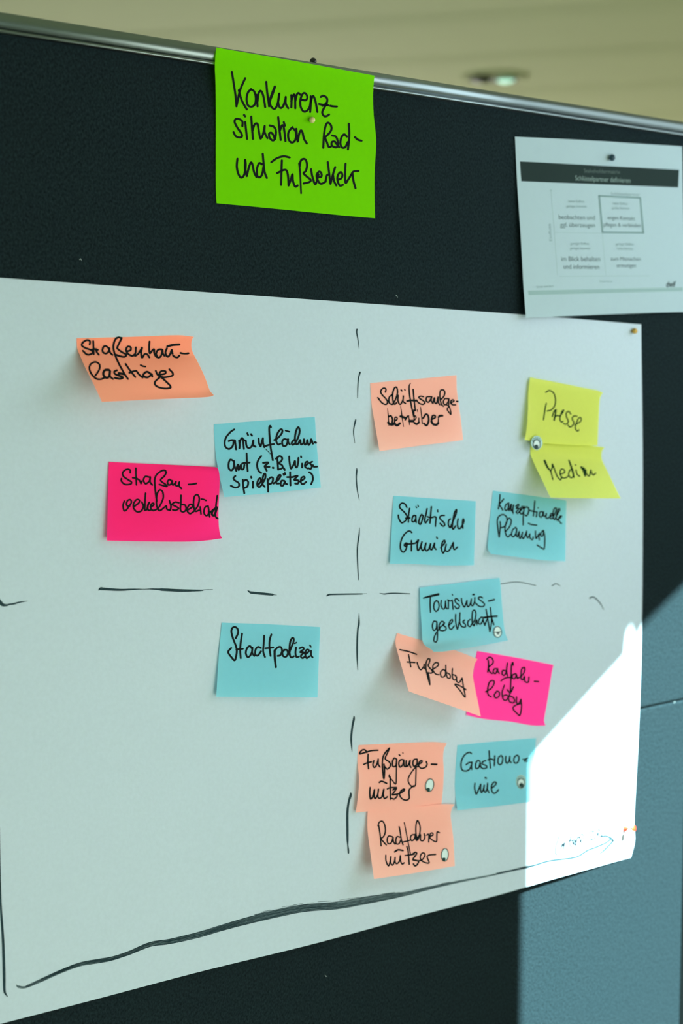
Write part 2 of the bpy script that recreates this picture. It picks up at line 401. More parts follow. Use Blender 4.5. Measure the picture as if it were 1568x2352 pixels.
# ---- ribbons of ink
def smooth_pts(pts):
    p = np.array(pts, float)
    if len(p) == 1: p = np.vstack([p, p+[[0.6, 0.6, 0]]])
    if len(p) == 2: return np.array([p[0]+(p[1]-p[0])*t for t in np.linspace(0, 1, 5)])
    q = np.vstack([2*p[0]-p[1], p, 2*p[-1]-p[-2]]); out = []
    for i in range(1, len(q)-2):
        n = 6
        for t in np.linspace(0, 1, n, endpoint=False):
            out.append(0.5*(2*q[i] + (q[i+1]-q[i-1])*t + (2*q[i-1]-5*q[i]+4*q[i+1]-q[i+2])*t*t + (3*q[i]-q[i-1]-3*q[i+1]+q[i+2])*t**3))
    out.append(p[-1]); return np.array(out)
def ribbon(pts):
    """pts (x, y, width) in pixels -> flat ribbon with round ends"""
    p = smooth_pts(pts); xy = p[:, :2]; hw = np.maximum(p[:, 2], 0.3)/2
    keep = [0]+[i for i in range(1, len(xy)) if np.linalg.norm(xy[i]-xy[i-1]) > 0.05]; xy = xy[keep]; hw = hw[keep]
    t = np.gradient(xy, axis=0); t /= np.maximum(np.linalg.norm(t, axis=1), 1e-6)[:, None]; n = np.stack([-t[:, 1], t[:, 0]], -1)
    V = []; F = []
    for i in range(len(xy)): V += [xy[i]+n[i]*hw[i], xy[i]-n[i]*hw[i]]
    for i in range(len(xy)-1): F.append((2*i, 2*i+2, 2*i+3, 2*i+1))
    def disc(c, r):
        k = len(V); m = 12
        for j in range(m): V.append(c+r*np.array([math.cos(2*math.pi*j/m), math.sin(2*math.pi*j/m)]))
        F.append(tuple(range(k, k+m)))
    disc(xy[0], hw[0]); disc(xy[-1], hw[-1])
    # round off sharp turns
    for i in range(1, len(xy)-1):
        if t[i-1]@t[i+1] < 0.6: disc(xy[i], hw[i])
    return V, F
def ink(name, surf, strokes, m, parent, off=0.00014):
    V, F = [], []
    for s in strokes:
        v, f = ribbon(s); k = len(V); V += v; F += [tuple(i+k for i in q) for q in f]
    return link(name, surf.to3(np.array(V), off), F, m, parent, smooth=False)
def parse(text, x0, y0, s, w0):
    """'x,y x,y x,y;w | ...' in units of s pixels from (x0, y0)"""
    out = []
    for st in text.split('|'):
        st = st.strip()
        if not st: continue
        wd = w0
        if ';' in st: st, a = st.split(';'); wd = float(a)
        pts = []
        for q in st.split():
            a = [float(z) for z in q.split(',')]
            pts.append((x0+a[0]*s, y0+a[1]*s, (a[2] if len(a) > 2 else wd)*s))
        out.append(pts)
    return out

# ---- marker drawing on the big sheet (each dash is a part)
def dash(pts): ink('dash', big, [pts], M['marker'], sheet)
for d in [[(819.5, 756.5, 3.2), (818.9, 764, 3), (821.5, 778, 2.6), (824.5, 800.6, 0.8)],
          [(826.6, 855.3, 3.8), (822.8, 870.5, 2.8), (821.5, 892, 2.6), (821.1, 914, 1.5)],
          [(816.9, 962.7, 1.5), (816, 967, 3.6), (812.3, 984, 2.8), (812, 998, 2.4), (814.7, 1018, 0.8)],
          [(819.1, 1074.9, 1.2), (819, 1082, 3.6), (817.9, 1098, 3), (820.4, 1126, 2.4), (825.1, 1149, 0.8)],
          [(825.5, 1212, 1), (824.6, 1227, 3), (823.6, 1234, 3.4), (820.4, 1262, 3.0), (821.5, 1304.7, 2.8), (823.4, 1332, 1.4)],
          [(824.3, 1408, 1), (824, 1432, 4.4), (821.5, 1446, 4), (820, 1475, 4), (820, 1507, 3.6), (821.5, 1538.8, 1.2)],
          [(812.8, 1645.6, 3), (812.4, 1652, 5), (809, 1668.7, 4.6), (806.3, 1694, 4.6), (807.2, 1713, 3.6), (808.4, 1726.7, 0.9)],
          [(805.4, 1820, 1.5), (805, 1827, 5.5), (800.5, 1842.7, 4.8), (797.6, 1868, 5.6), (797.8, 1905, 5.6), (798, 1928, 5), (798.6, 1941, 3), (799.6, 1951, 4.2), (800, 1959, 3.8)],
          [(-25, 1355, 8), (-10, 1371, 8), (0, 1383, 9), (6, 1389, 7.5), (15.3, 1390, 5), (22, 1388, 3.6), (31, 1387, 4), (46, 1383, 3.4), (63.5, 1380.4, 0.8)],
          [(226.5, 1355.5, 2), (231, 1352.5, 7), (240, 1353, 6.5), (274.6, 1354.9, 5), (300, 1354, 4), (317, 1353.4, 2.4), (333, 1353.3, 1.6), (349, 1353, 2.8), (366, 1354, 4.6), (374, 1354.4, 6), (413.9, 1356.2, 6), (458.7, 1356.2, 3.6), (470, 1355, 1.8), (488.5, 1353.7, 0.8)],
          [(569, 1356.6, 2), (575, 1360.5, 5), (583, 1361.7, 6), (622.8, 1365.4, 5), (628, 1366, 2), (635.2, 1366.7, 0.9)],
          [(750.5, 1368.5, 3), (755, 1366, 4), (762, 1365.4, 3.6), (796.9, 1364.7, 3.4), (828, 1364.3, 3), (834, 1364, 1.4), (842, 1363.2, 0.7)],
          [(871.5, 1362.4, 1), (881.5, 1364.4, 3), (891, 1363.4, 3.2), (906.3, 1362.6, 3), (941, 1363.9, 2.2)],
          [(1140, 1343, 1.8), (1150, 1341.3, 1.8), (1176.7, 1337.3, 1.9), (1198, 1337.9, 1.8), (1230, 1344.8, 1.6)],
          [(1267, 1345.5, 2), (1275.3, 1340.8, 2.2), (1282, 1343, 1.8), (1286, 1346, 1)],
          [(1354, 1373.5, 3), (1363.3, 1371.6, 2.6), (1376.6, 1384, 2.4), (1386, 1400, 1.2)]]:
    dash(d)
ink('vertical_axis', big, [[(-3, 1900, 5), (-1, 1990, 5), (0.5, 2043, 4.5), (2.3, 2089, 5), (6.9, 2157.8, 6), (9.2, 2226.6, 7), (10.1, 2272.6, 6), (13, 2283, 4), (17, 2288.6, 2)]], M['marker'], sheet)
axis_all = [(38, 2262.5, 2), (43, 2266.5, 6), (60, 2267, 5), (92, 2253, 7.5), (138, 2232.5, 8), (184, 2215, 9), (230, 2206.5, 8), (257, 2201.5, 8), (294, 2190, 9), (344, 2169.5, 11), (390, 2162, 11), (459, 2146.5, 13), (505, 2132.5, 14), (574, 2113, 16), (643, 2096.5, 17), (700, 2085.5, 17), (774.6, 2080, 17), (849, 2067, 16), (923.8, 2054.5, 10), (998.4, 2036.8, 7), (1073, 2021, 5), (1132.7, 2009.4, 3.4), (1197, 1994.5, 2.8), (1224, 1988.5, 3), (1262, 1977.5, 3), (1312, 1971, 3.2), (1330, 1965.5, 3.2), (1348, 1954, 3.2), (1366, 1947, 3.2), (1385, 1939, 3.2), (1396, 1933, 3.4), (1402, 1926.5, 3.4)]
axis = [q for q in axis_all if q[0] < 1215]
ink('arrow_shaft_end', big, [[(x, y, 2.8+3.0*min(1, (x-1132)/90)) for x, y, wd in axis_all if x > 1130]], M['marker'], sheet, off=0.0002)
ax_o = ink('arrow_shaft', big, [axis], M['dry'], sheet); ax_o['label'] = 'thick dry grey marker arrow along the lower edge'
st = []
for k in range(11):
    f = (k-5)/5*0.46; a = random.randint(1, 6); b = random.randint(17, 21)
    st.append([(x, y+f*wd*1.05+random.uniform(-.7, .7), random.uniform(0.4, 1.5)) for x, y, wd in axis[a:b]])
ink('arrow_streaks', big, st, M['marker'], sheet, off=0.00024)
st = []
for k in range(26):                                                    # dry bristle marks feathering the upper edge
    a = random.randint(13, 21); x, y, wd = axis[a]; x2, y2, w2_ = axis[a+1]; t0 = random.random()*.6; t1 = t0+random.uniform(.2, .4); o_ = random.uniform(.50, .72)
    st.append([(x+(x2-x)*t, y+(y2-y)*t-(wd+(w2_-wd)*t)*o_, 0.9) for t in (t0, (t0+t1)/2, t1)])
fe = ink('arrow_feathering', big, st, M['dry'], sheet, off=0.00016); fe['kind'] = 'stuff'
st = parse("870,335,36 900,322,48 950,315,46 1000,335,48 1050,360,50 1080,395,50 | 1080,400,50 1040,450,48 970,520,48 900,590,46 840,635,36", 1270, 1880, 200/1568, 24)
ink('arrow_head', big, st, M['marker'], sheet)
st = parse("115,300 70,430 35,560 45,640 72,655 | 130,570 165,455 | 165,500 205,435 187,560 | 330,270 300,400 305,490 345,512 | 280,405 355,385 | 350,450 392,420 380,380 350,405 358,462 402,470 | 435,340 405,490 | 420,385 450,335 472,345 | 475,420 532,370 540,295 505,285 482,345 492,415 525,450 | 705,215 655,250 670,320 690,370 640,400 | 755,215 715,250 730,320 750,370 700,395 | 790,300 842,250 830,200 792,222 797,300 850,325 885,250", 1270, 1880, 200/1568, 31)
ink('axis_lettering', big, st, M['faint'], sheet)

# ------------------------------------------------------------------ sticky notes
def make_sheet(surf, W, base, ref, maxd=0.05, curl=True, dmin=None):
    """work out from the outline how far each side edge of a W-wide rectangle stands off its support"""
    vs = np.linspace(0, 1, 41)
    TL = surf.c[0][0][0]; TR = surf.c[0][0][-1]
    d0 = ref(TL[None])[0]+base
    A = at(TL, d0); B = at(TR, ref(TR[None])[0]+base); e = np.array([B[0]-A[0], B[2]-A[2]]); Wm = np.linalg.norm(e); e /= Wm
    Wx = W if W else Wm
    res = []
    for i, tgt in ((3, 0.0), (1, Wx)):
        p = surf.side(i, vs); a = at(p, 0.0); b = at(p, 0.01)
        fa = (a[:, 0]-A[0])*e[0]+(a[:, 2]-A[2])*e[1]-tgt; fb = (b[:, 0]-A[0])*e[0]+(b[:, 2]-A[2])*e[1]-tgt
        d = 0.01*fa/(fa-fb)
        mn = ref(p)+base if dmin is None else ref(p)+base+dmin(vs)
        d = np.clip(d, mn, maxd+mn)
        if i == 3: d[0] = mn[0]
        k = np.array([.25, .5, .25]); dp = np.r_[d[0], d, d[-1]]; d = np.maximum(np.convolve(dp, k, 'valid'), mn)
        res.append(d)
    dL, dR = res
    half = vs < 0.45; kmin = int(np.argmin(np.where(half, dR, 9)))
    dRs = dR.copy()
    if curl: dRs[:kmin] = dR[kmin]
    def dfun(u, v, p):
        L = np.interp(v, vs, dL); Rs = np.interp(v, vs, dRs); Rr = np.interp(v, vs, dR)
        sm = u*u*(3-2*u)*0.3+u*0.7
        return np.maximum(L*(1-sm)+Rs*sm+(Rr-Rs)*np.clip(u, 0, 1)**7, ref(p)+base)
    surf.dfun = dfun
    return dL, dR

SMALL = 0.1262
NOTES = {}
def note(key, m, label, cat_group, top, right, bottom, left, write, ink_m='ink', W=None, base=0.0004, ref=pdepth, nu=36, nv=28, maxd=0.05, dmin=None):
    s = Sheet(top, right, bottom, left)
    dL, dR = make_sheet(s, W, base, ref, maxd, curl=dmin is None, dmin=dmin)
    print('NOTE %-10s L %s R %s' % (key, (dL[[0, 10, 20, 30, 40]]*1000).round(1), (dR[[0, 10, 20, 30, 40]]*1000).round(1)))
    o = s.mesh('sticky_note', M[m], nu, nv)
    tag(o, label, 'sticky note', cat_group)
    strokes = []
    for (x0, y0, x1, w0, txt) in write:
        strokes += [[(x, y, wd*0.88) for x, y, wd in st] for st in parse(txt, x0, y0, (x1-x0)/1568, w0)]
    ink('handwriting', s, strokes, M[ink_m], o)
    NOTES[key] = (s, o); return s, o
G1 = 'sticky notes on the flipchart sheet'

# green heading note, pinned over the rail
flat = lambda p: 0*np.atleast_2d(p)[:, 0]
cA = lambda x, y: (480+x*.2551, 90+y*.2551)
cB = lambda x, y: (480+x*.2551, 250+y*.2551)
note('green', 'note_green', 'big bright green note hanging over the rail, lettered Konkurrenzsituation Rad- und Fußverkehr', None,
     [cA(64, 75), cA(760, 195), cA(1488, 328)],
     [cA(1488, 328), cA(1476, 500), cB(1482, 60), cB(1502, 250), cB(1502, 360), cB(1490, 560), cB(1489, 760), cB(1493, 985)],
     [cB(68, 850), cB(600, 900), cB(1100, 950), cB(1493, 985)],
     [cA(64, 75), cA(52, 230), cA(58, 420), cB(60, 100), cB(60, 700), cB(68, 850)],
     [(480, 90, 880, 22, "205,295 222,400 240,520 247,605|325,352 290,430 268,500 250,590|268,460 290,540 320,600 340,632|"
       "380,450 350,480 338,540 350,595 385,608 415,580 420,520 405,470 375,450|425,500 433,560 436,605|436,560 445,490 465,465 485,500 497,560 505,612|"
       "515,385 522,470 535,560 540,605|592,428,26 570,490,30 545,570,26 570,620 600,620 622,560 632,490|632,490 622,570 640,618 665,605 685,550 690,520|690,520 690,580 712,622|"
       "740,505 742,560 740,615|740,560 755,510 768,500 775,540 776,622|776,560 790,500 805,485 820,500|832,545 870,550 885,520 865,487 840,495 822,550 825,610 850,650 880,645 905,610 915,560|"
       "915,515 915,590 910,655|912,600 925,530 940,515 958,560 975,655|1005,520 1030,510 1060,530 1062,565 1040,590 1020,600|990,585 1030,592 1070,595|1060,580 1035,620 1018,660 1035,692 1060,692 1080,678|1090,600 1115,605 1150,607"),
      (480, 250, 880, 22, "300,155 300,115 270,92 240,92 230,120 255,170 290,220 295,250 270,258 240,245 220,210|325,120 333,190 342,270|315,55 325,68|"
       "380,70 385,150 395,270|390,200 410,140 435,135 445,180 455,240 465,268 485,230 500,155|500,155 500,210 525,265|"
       "545,150 580,160 600,190 600,240 590,275 570,285 545,260 540,225 560,215 580,240 592,275|622,75 632,170 645,280|640,190 655,150 670,160 680,220 687,290|672,120 682,152|"
       "750,165 715,210 715,270 740,303 770,290 785,240 775,195 745,170|785,180 790,240 797,295|800,290 810,230 825,195 840,210 855,270 880,312|"
       "1028,350 1035,230 1050,150 1070,125 1095,145 1102,180 1085,215 1045,255|1040,255 1060,300 1075,340 1095,340|"
       "1108,240 1140,250 1158,290 1160,330 1140,347 1105,330 1105,300 1130,295 1150,320 1170,345|1240,250 1215,230 1190,260 1182,310 1195,347 1225,345 1248,300|1258,135 1262,220 1258,300 1250,365|1312,255 1340,278 1372,288|"
       "255,450 250,520 262,580 285,618 310,605 325,560 330,500 325,460|325,460 325,540 340,605|340,605 355,540 375,485 390,500 405,570 425,612|"
       "480,500 450,490 432,540 435,605 460,615 480,580 490,520|483,405 492,500 500,570 520,622|560,480 610,445 670,428 725,438|655,465 652,560 648,685|612,578 640,565 675,550 700,560 712,620 715,690|715,690 735,640 750,590 755,650 775,700 797,690|"
       "810,490 820,580 828,760;18|815,520 825,470 845,452 870,460 882,510 870,560 850,580 880,610 915,640 900,660 850,672|918,545 930,610 955,680 975,630 985,590|"
       "975,615 1010,610 1010,580 990,565 968,600 985,655 1010,675 1050,655|1048,655 1060,600 1080,590|1068,480 1080,570 1092,675|1135,525 1115,590 1095,668|1115,590 1125,650 1145,690|"
       "1155,640 1190,625 1200,595 1185,570 1160,595 1155,640 1175,690 1205,685|1228,495 1225,570 1228,665 1250,640 1275,600|1275,600 1300,565 1345,560|1290,580 1300,650 1318,715")],
     W=None, base=0.0006, ref=flat, dmin=lambda v: np.interp(v, [0, .06, .16, .3, .5, 1], [.0090, .0092, .0085, .0040, .0012, .0004]), nu=40, nv=50)

cC = lambda x, y: (160+x*350/1568, 750+y*350/1568)
note('strassenbau', 'note_orange', 'orange note lettered Straßenbaulastträger, its lower half lifting away', G1,
     [cC(72, 122), cC(600, 107), cC(1000, 92), cC(1150, 91), cC(1278, 106)],
     [cC(1278, 106), cC(1256, 140), cC(1252, 220), cC(1275, 285), cC(1320, 370), cC(1390, 520), cC(1440, 655), cC(1482, 706)],
     [cC(332, 776), cC(800, 752), cC(1250, 734), cC(1430, 724), cC(1482, 706)],
     [cC(72, 122), cC(80, 230), cC(108, 300), cC(160, 420), cC(250, 600), cC(332, 776)],
     [(160, 750, 510, 24, "205,185 208,150 175,140 135,165 125,195 160,220 215,240 235,260 225,280 180,288 135,250|242,150 245,220 248,285|215,240 262,232 290,240|270,240 280,265 300,290|"
       "405,225 370,200 345,215 338,255 365,278 395,265 410,225|405,225 415,265 440,292|530,118 500,112 468,135 450,200 460,270 500,370 560,480 600,540|535,118 515,160 490,215 500,235 540,265 582,290 560,312 500,300 480,290|"
       "590,255 625,245 628,215 600,205 580,235 595,275 640,302 670,285|680,215 678,260 670,300 700,285 725,250 745,218|745,218 735,280 745,320 770,285 795,285 820,318|"
       "822,155 818,215 824,275 850,245 868,235 870,275 890,310 920,320|945,235 910,240 890,280 910,320 940,300 955,240|955,240 960,280 975,300|1000,225 985,270 1005,310 1030,290 1050,240|1052,250 1065,300 1105,318 1130,295|1005,205 1060,190 1128,185;28|1140,272 1180,280 1222,275|"
       "265,505 305,440 305,390 265,365 218,385 202,430 225,490 270,535 320,542 370,520|400,445 360,450 345,490 370,525 405,515 415,460;30|412,450 415,510 445,540|485,450 458,465 470,490 520,510 548,525 515,538 465,528;26|505,480 560,490;30|"
       "575,385 620,450 675,520|615,475 655,460 685,455|685,455 715,495 750,525|838,490 795,465 760,490 765,515 805,522 845,490;26|845,490 850,515|730,397 755,408 780,412;22|"
       "885,455 900,490 930,520|930,495 980,485 985,460 940,460 920,500 960,522 1010,518 1055,505 1060,480 1025,440|930,520 885,560 875,590 905,620 975,637 1035,630 1030,605 985,560 935,515")],
     W=SMALL)

cD = lambda x, y: (480+x*270/1568, 940+y*270/1568)
note('gruen', 'note_blue', 'blue note with three lines lettered Grünflächenamt (z.B. Wiesen, Spielplätze)', G1,
     [cD(64, 200), cD(740, 150), cD(1410, 102)], [cD(1410, 102), cD(1432, 440), cD(1462, 760), cD(1492, 1045)],
     [cD(205, 1173), cD(800, 1118), cD(1492, 1045)], [cD(64, 200), cD(80, 520), cD(128, 840), cD(205, 1173)],
     [(480, 940, 750, 29, "335,270 290,300 230,370 208,440 218,500 262,530 300,510 322,470 325,415|262,425 300,412 345,415|345,415 352,470 360,535|400,420 408,470 405,520|405,460 425,400 445,385 455,440 465,530|"
       "440,390 480,420|490,420 500,490 530,518 570,490 590,415|590,415 590,480 620,500|510,320 520,345|560,332 572,352|660,390 665,450 685,495|690,490 705,430 718,385|718,385 720,450 738,505|"
       "825,240 815,222 802,245 805,340 820,500 850,680|730,500 800,475 865,465|755,530 825,600;9|870,410 920,380 970,320 975,275 945,275 905,340 895,420 920,470 950,460|1040,405 1000,398 975,430 985,485 1030,480 1055,400|1050,400 1055,440 1075,470|1020,285 1070,300;26|"
       "1130,410 1100,450 1118,475 1150,450|1150,450 1190,370 1208,290 1190,240 1160,290 1145,390 1160,465 1190,460|1190,460 1215,410 1225,470 1255,450 1265,400 1275,470 1300,455 1310,410 1325,475 1350,450 1362,400 1385,460|1410,442 1425,446;34|"
       "325,690 285,672 262,720 265,790 300,815 330,770 332,690|332,700 340,760 362,820|362,820 375,760 388,740 395,810 415,760 425,745 432,800 460,795 472,740|500,590 505,700 515,825|440,725 480,715 540,712|695,625 655,680 640,750 660,820 695,850|"
       "720,715 790,712 740,762 805,768|745,775 768,820|850,780 856,782;34|910,650 915,720 920,800|890,660 940,625 975,650 960,695 925,718 972,745 975,785 920,805|995,785 1008,810;32|1068,630 1072,700 1090,790 1120,750 1145,690 1150,755 1172,772 1188,710 1192,650|1240,725 1240,775|1225,628 1228,642|"
       "1285,755 1320,720 1310,698 1285,715 1280,765 1312,790|1375,700 1345,720 1370,755 1355,795 1325,785|1385,745 1395,765 1440,765|"
       "350,890 325,920 345,950 395,985 395,1030 345,1045 290,1020|450,940 455,1020 470,1120|450,970 490,942 522,970 510,1030 472,1050|585,965 585,1050|560,900 565,914|650,1010 690,965 680,920 652,950 642,1010 668,1040 700,1010|700,1010 745,930 752,870 735,862 715,920 715,1000 742,1035|"
       "780,930 785,1010 788,1100|780,960 820,910 852,920 840,980 800,1000|860,990 925,940 955,885 932,880 905,930 895,985 930,990|1005,955 965,955 955,1010 985,1018 1012,965|1012,965 1018,990 1040,1000|992,862 998,878|1010,850 1016,868|1080,840 1082,920 1085,1015|1040,905 1110,905|"
       "1110,905 1180,890 1135,940 1190,950 1185,990 1148,990|1215,965 1270,925 1268,900 1232,915 1222,970 1250,1000 1295,970|1335,840 1372,870 1385,930 1362,1000")])

cE = lambda x, y: (230+x*300/1568, 1040+y*300/1568)
note('verkehr', 'note_pink', 'large pink note lettered Straßenverkehrsbehörde, left of the three-line blue note', G1,
     [cE(105, 110), cE(700, 138), cE(1385, 172)], [cE(1385, 172), cE(1418, 200), cE(1432, 300), cE(1428, 500), cE(1420, 700), cE(1424, 880), cE(1440, 980), cE(1466, 1026)],
     [cE(82, 1054), cE(560, 1064), cE(1050, 1066), cE(1300, 1050), cE(1466, 1026)], [cE(105, 110), cE(92, 580), cE(82, 1054)],
     [(230, 1040, 530, 25, "360,240 358,205 315,200 272,235 278,280 330,320 375,350 365,375 300,380 258,345 255,310|428,185 430,280 435,385|390,300 440,305|440,310 470,330 490,370|490,370 500,340|"
       "585,290 540,285 520,330 545,372 590,340 602,290|602,290 600,350 625,385|790,235 780,212 740,215 680,260 655,320 660,430 670,520 680,580|795,235 770,280 725,330 790,385 795,405 710,380|"
       "860,340 830,320 808,350 820,385 850,375 865,335|865,335 870,385 895,370 910,345 905,390 935,395 950,350 950,400 975,430|1060,380 1105,377 1155,368|"
       "290,580 275,630 285,690 310,690 345,645 375,595 360,562 325,580 318,630 355,640|400,650 460,605 470,570 440,560 405,600 400,660 440,708 490,700 515,660 520,620|500,590 520,640|545,485 540,560 535,690|535,690 560,680 575,620 590,595 570,650 580,690 610,685|600,650 640,630 640,605 612,620 610,675 640,695|"
       "640,695 700,660 755,550 750,470 715,447 685,490 675,570 680,640 705,692 735,685|735,685 775,650 795,640 800,675 830,690|830,575 850,640 840,690|945,600 900,592 865,620 920,650 940,670 905,690 870,685|970,510 968,600 965,690 1000,710 1030,680 1020,630 980,622|"
       "1045,690 1105,650 1100,622 1065,630 1042,690 1075,730 1115,712|1115,712 1170,640 1190,550 1165,502 1130,530 1120,620 1140,700 1185,690|1200,650 1205,690 1210,735|1295,640 1258,655 1245,720 1275,755 1305,720 1298,650|1215,555 1245,560|1262,568 1270,572|"
       "1300,700 1315,770|1310,720 1350,690|1400,655 1355,690 1340,735 1370,750 1402,660;32|1405,515 1390,630 1385,760 1412,790")], base=0.0012)

cF = lambda x, y: (480+x*270/1568, 1410+y*270/1568)
note('stadt', 'note_blue', 'flat blue note lettered Stadtpolizei, below the dashed horizontal line', G1,
     [cF(168, 117), cF(800, 140), cF(1482, 176)], [cF(1482, 176), cF(1462, 640), cF(1446, 1115)], [cF(96, 1105), cF(800, 1112), cF(1446, 1115)], [cF(168, 117), cF(130, 560), cF(96, 1105)],
     [(480, 1410, 750, 29, "355,325 385,260 382,205 345,174 310,190 297,240 320,330 355,420 370,490 360,570 340,620 300,580 255,510 295,455|440,265 425,360 415,480 422,590|365,475 450,465|"
       "570,460 545,430 508,455 490,520 512,575 545,560 570,510 578,450|578,450 575,520 602,560|690,455 655,440 622,470 615,540 650,555 692,500|735,290 728,400 722,500 745,575|830,275 808,350 805,450 820,560|750,460 855,448|"
       "875,485 875,580 890,710;34|870,500 910,450 955,442 972,490 950,550 915,560|1010,480 980,505 985,560 1025,572 1050,530 1040,485 1000,480|1060,540 1095,450 1125,375 1128,330 1105,325 1080,380 1072,480 1080,560 1105,582 1130,565|1140,395 1165,382;22|"
       "1160,450 1152,520 1165,575 1195,570|1205,460 1245,445 1262,470 1215,510 1265,515 1222,560 1245,590 1275,570|1285,540 1330,500 1322,478 1295,485 1282,540 1300,590 1340,565|1360,495 1360,550 1380,580|1345,420 1358,440;24")])

cG = lambda x, y: (840+x*240/1568, 850+y*240/1568)
note('schiff', 'note_salmon', 'salmon note lettered Schiffsanlegebetreiber, right of the dashed vertical line', G1,
     [cG(64, 195), cG(640, 145), cG(1358, 78)], [cG(1358, 78), cG(1362, 280), cG(1385, 480), cG(1420, 720), cG(1458, 1050)],
     [cG(205, 1216), cG(800, 1135), cG(1458, 1050)], [cG(64, 195), cG(85, 500), cG(140, 840), cG(205, 1216)],
     [(840, 850, 1080, 27, "295,330 300,285 265,270 225,310 235,360 300,430 325,480 300,515 240,490 180,415|395,370 350,410 350,490 400,515 425,480|400,510 440,450 475,340 462,260 430,268 405,340 405,450 430,512 460,490|485,380 480,450 495,500|"
       "495,500 520,512 555,450 562,390|562,390 560,470 595,500|530,300 540,312|582,290 588,305;22|672,195,12 650,240,22 655,360 680,520 715,690,24|710,290 720,420 742,610|620,465 680,455 750,460;36|865,400 820,392 795,415 860,460 885,490 850,515 790,490 760,450|"
       "965,400 915,405 905,460 940,482 975,430 988,400|988,400 980,460 1005,500|1005,500 1022,430 1030,420 1032,480 1060,498 1082,405|1082,405 1085,480 1108,520|1115,450 1165,400 1185,340 1165,300 1122,305 1110,370 1115,450 1140,525 1165,542|"
       "1225,430 1185,430 1160,480 1185,522 1225,490 1245,430;24|1245,440 1240,540 1220,590 1250,640 1275,665 1270,610 1245,540 1205,520;24|1275,490 1320,468 1310,447 1282,455 1272,490 1300,520 1345,522|1362,470 1378,472;32|"
       "325,575,10 335,680,18 345,830,16|340,700 375,688 400,740 390,810;30|335,790 370,815 410,815;44|430,770 470,735 455,705 435,720 430,790;26|425,795 465,832 510,800;40|522,545,12 540,680,20 565,850,12|520,695 560,705 600,725;40|590,745 620,700 640,690;30|640,690 652,760 655,820;18|655,765 705,765;46|"
       "720,600 720,700;24|705,770 745,735 752,700 730,690 720,760;22|725,790 760,812 795,785;36|795,720 795,800;20|770,590 776,625;14|820,555,14 835,680 845,800;20|860,720 900,662 935,690 940,770 910,832 870,800;34|985,745 1040,710 1030,682 1000,690 982,745;32|982,770 1010,812 1060,820 1085,795;40|1085,800 1088,730;22|1090,705 1115,685 1148,685;38")])

cH = lambda x, y: (1190+x*250/1568, 850+y*250/1568)
note('medien', 'note_yellow', 'yellow note lettered Medien, tucked under the Presse note and lifting off', G1,
     [cH(178, 1038), cH(600, 1060), cH(1000, 1082), cH(1242, 1114)], [cH(1242, 1114), cH(1205, 1168), cH(1198, 1260), cH(1225, 1340), cH(1300, 1490), cH(1390, 1680), cH(1475, 1848)],
     [cH(462, 1836), cH(950, 1846), cH(1475, 1848)], [cH(178, 1038), cH(172, 1180), cH(210, 1310), cH(310, 1520), cH(462, 1836)],
     [(1190, 850, 1440, 22, "378,1305,34 420,1400,34 465,1460 497,1575|465,1460 488,1400 490,1355 520,1430 560,1530 605,1580 622,1550|605,1500 665,1475 655,1435 615,1430 600,1495 635,1550 680,1552 715,1530|770,1430 738,1450 725,1510 760,1552 800,1520|728,1300 760,1390,30 785,1470,32 800,1545|"
       "830,1440 845,1500 882,1530|820,1365 826,1370|905,1400 935,1440 962,1520;34|915,1400 955,1430 970,1490;26|970,1440 980,1490 1020,1525 1045,1440|1045,1440 1060,1490 1085,1510 1112,1485")],
     ink_m='inkgreen', W=SMALL)
note('presse', 'note_yellow', 'yellow note lettered Presse, topmost at right near the sheet corner', G1,
     [cH(168, 105), cH(620, 190), cH(1000, 268), cH(1120, 290), cH(1218, 325)], [cH(1218, 325), cH(1180, 390), cH(1168, 470), cH(1160, 640), cH(1148, 900), cH(1140, 1086)],
     [cH(90, 1006), cH(360, 1050), cH(800, 1080), cH(1140, 1086)], [cH(168, 105), cH(142, 330), cH(140, 560), cH(125, 800), cH(90, 1006)],
     [(1190, 850, 1440, 21, "395,320 450,295 510,335 535,430 520,520 470,575 415,590|402,480 385,560 362,715|488,668 515,595 535,572|540,570 532,640 515,722;26|520,680 560,655 600,660 645,600 652,575 625,605 598,700 620,748 642,740|"
       "755,635 725,597 690,620 695,680 720,740 690,780 650,772|845,665 800,662 775,700 800,760 780,800 740,820 715,792|815,790 895,740 902,690 870,692 828,780 820,840 848,880 872,862")],
     ink_m='inkgreen', W=SMALL, base=0.0035)

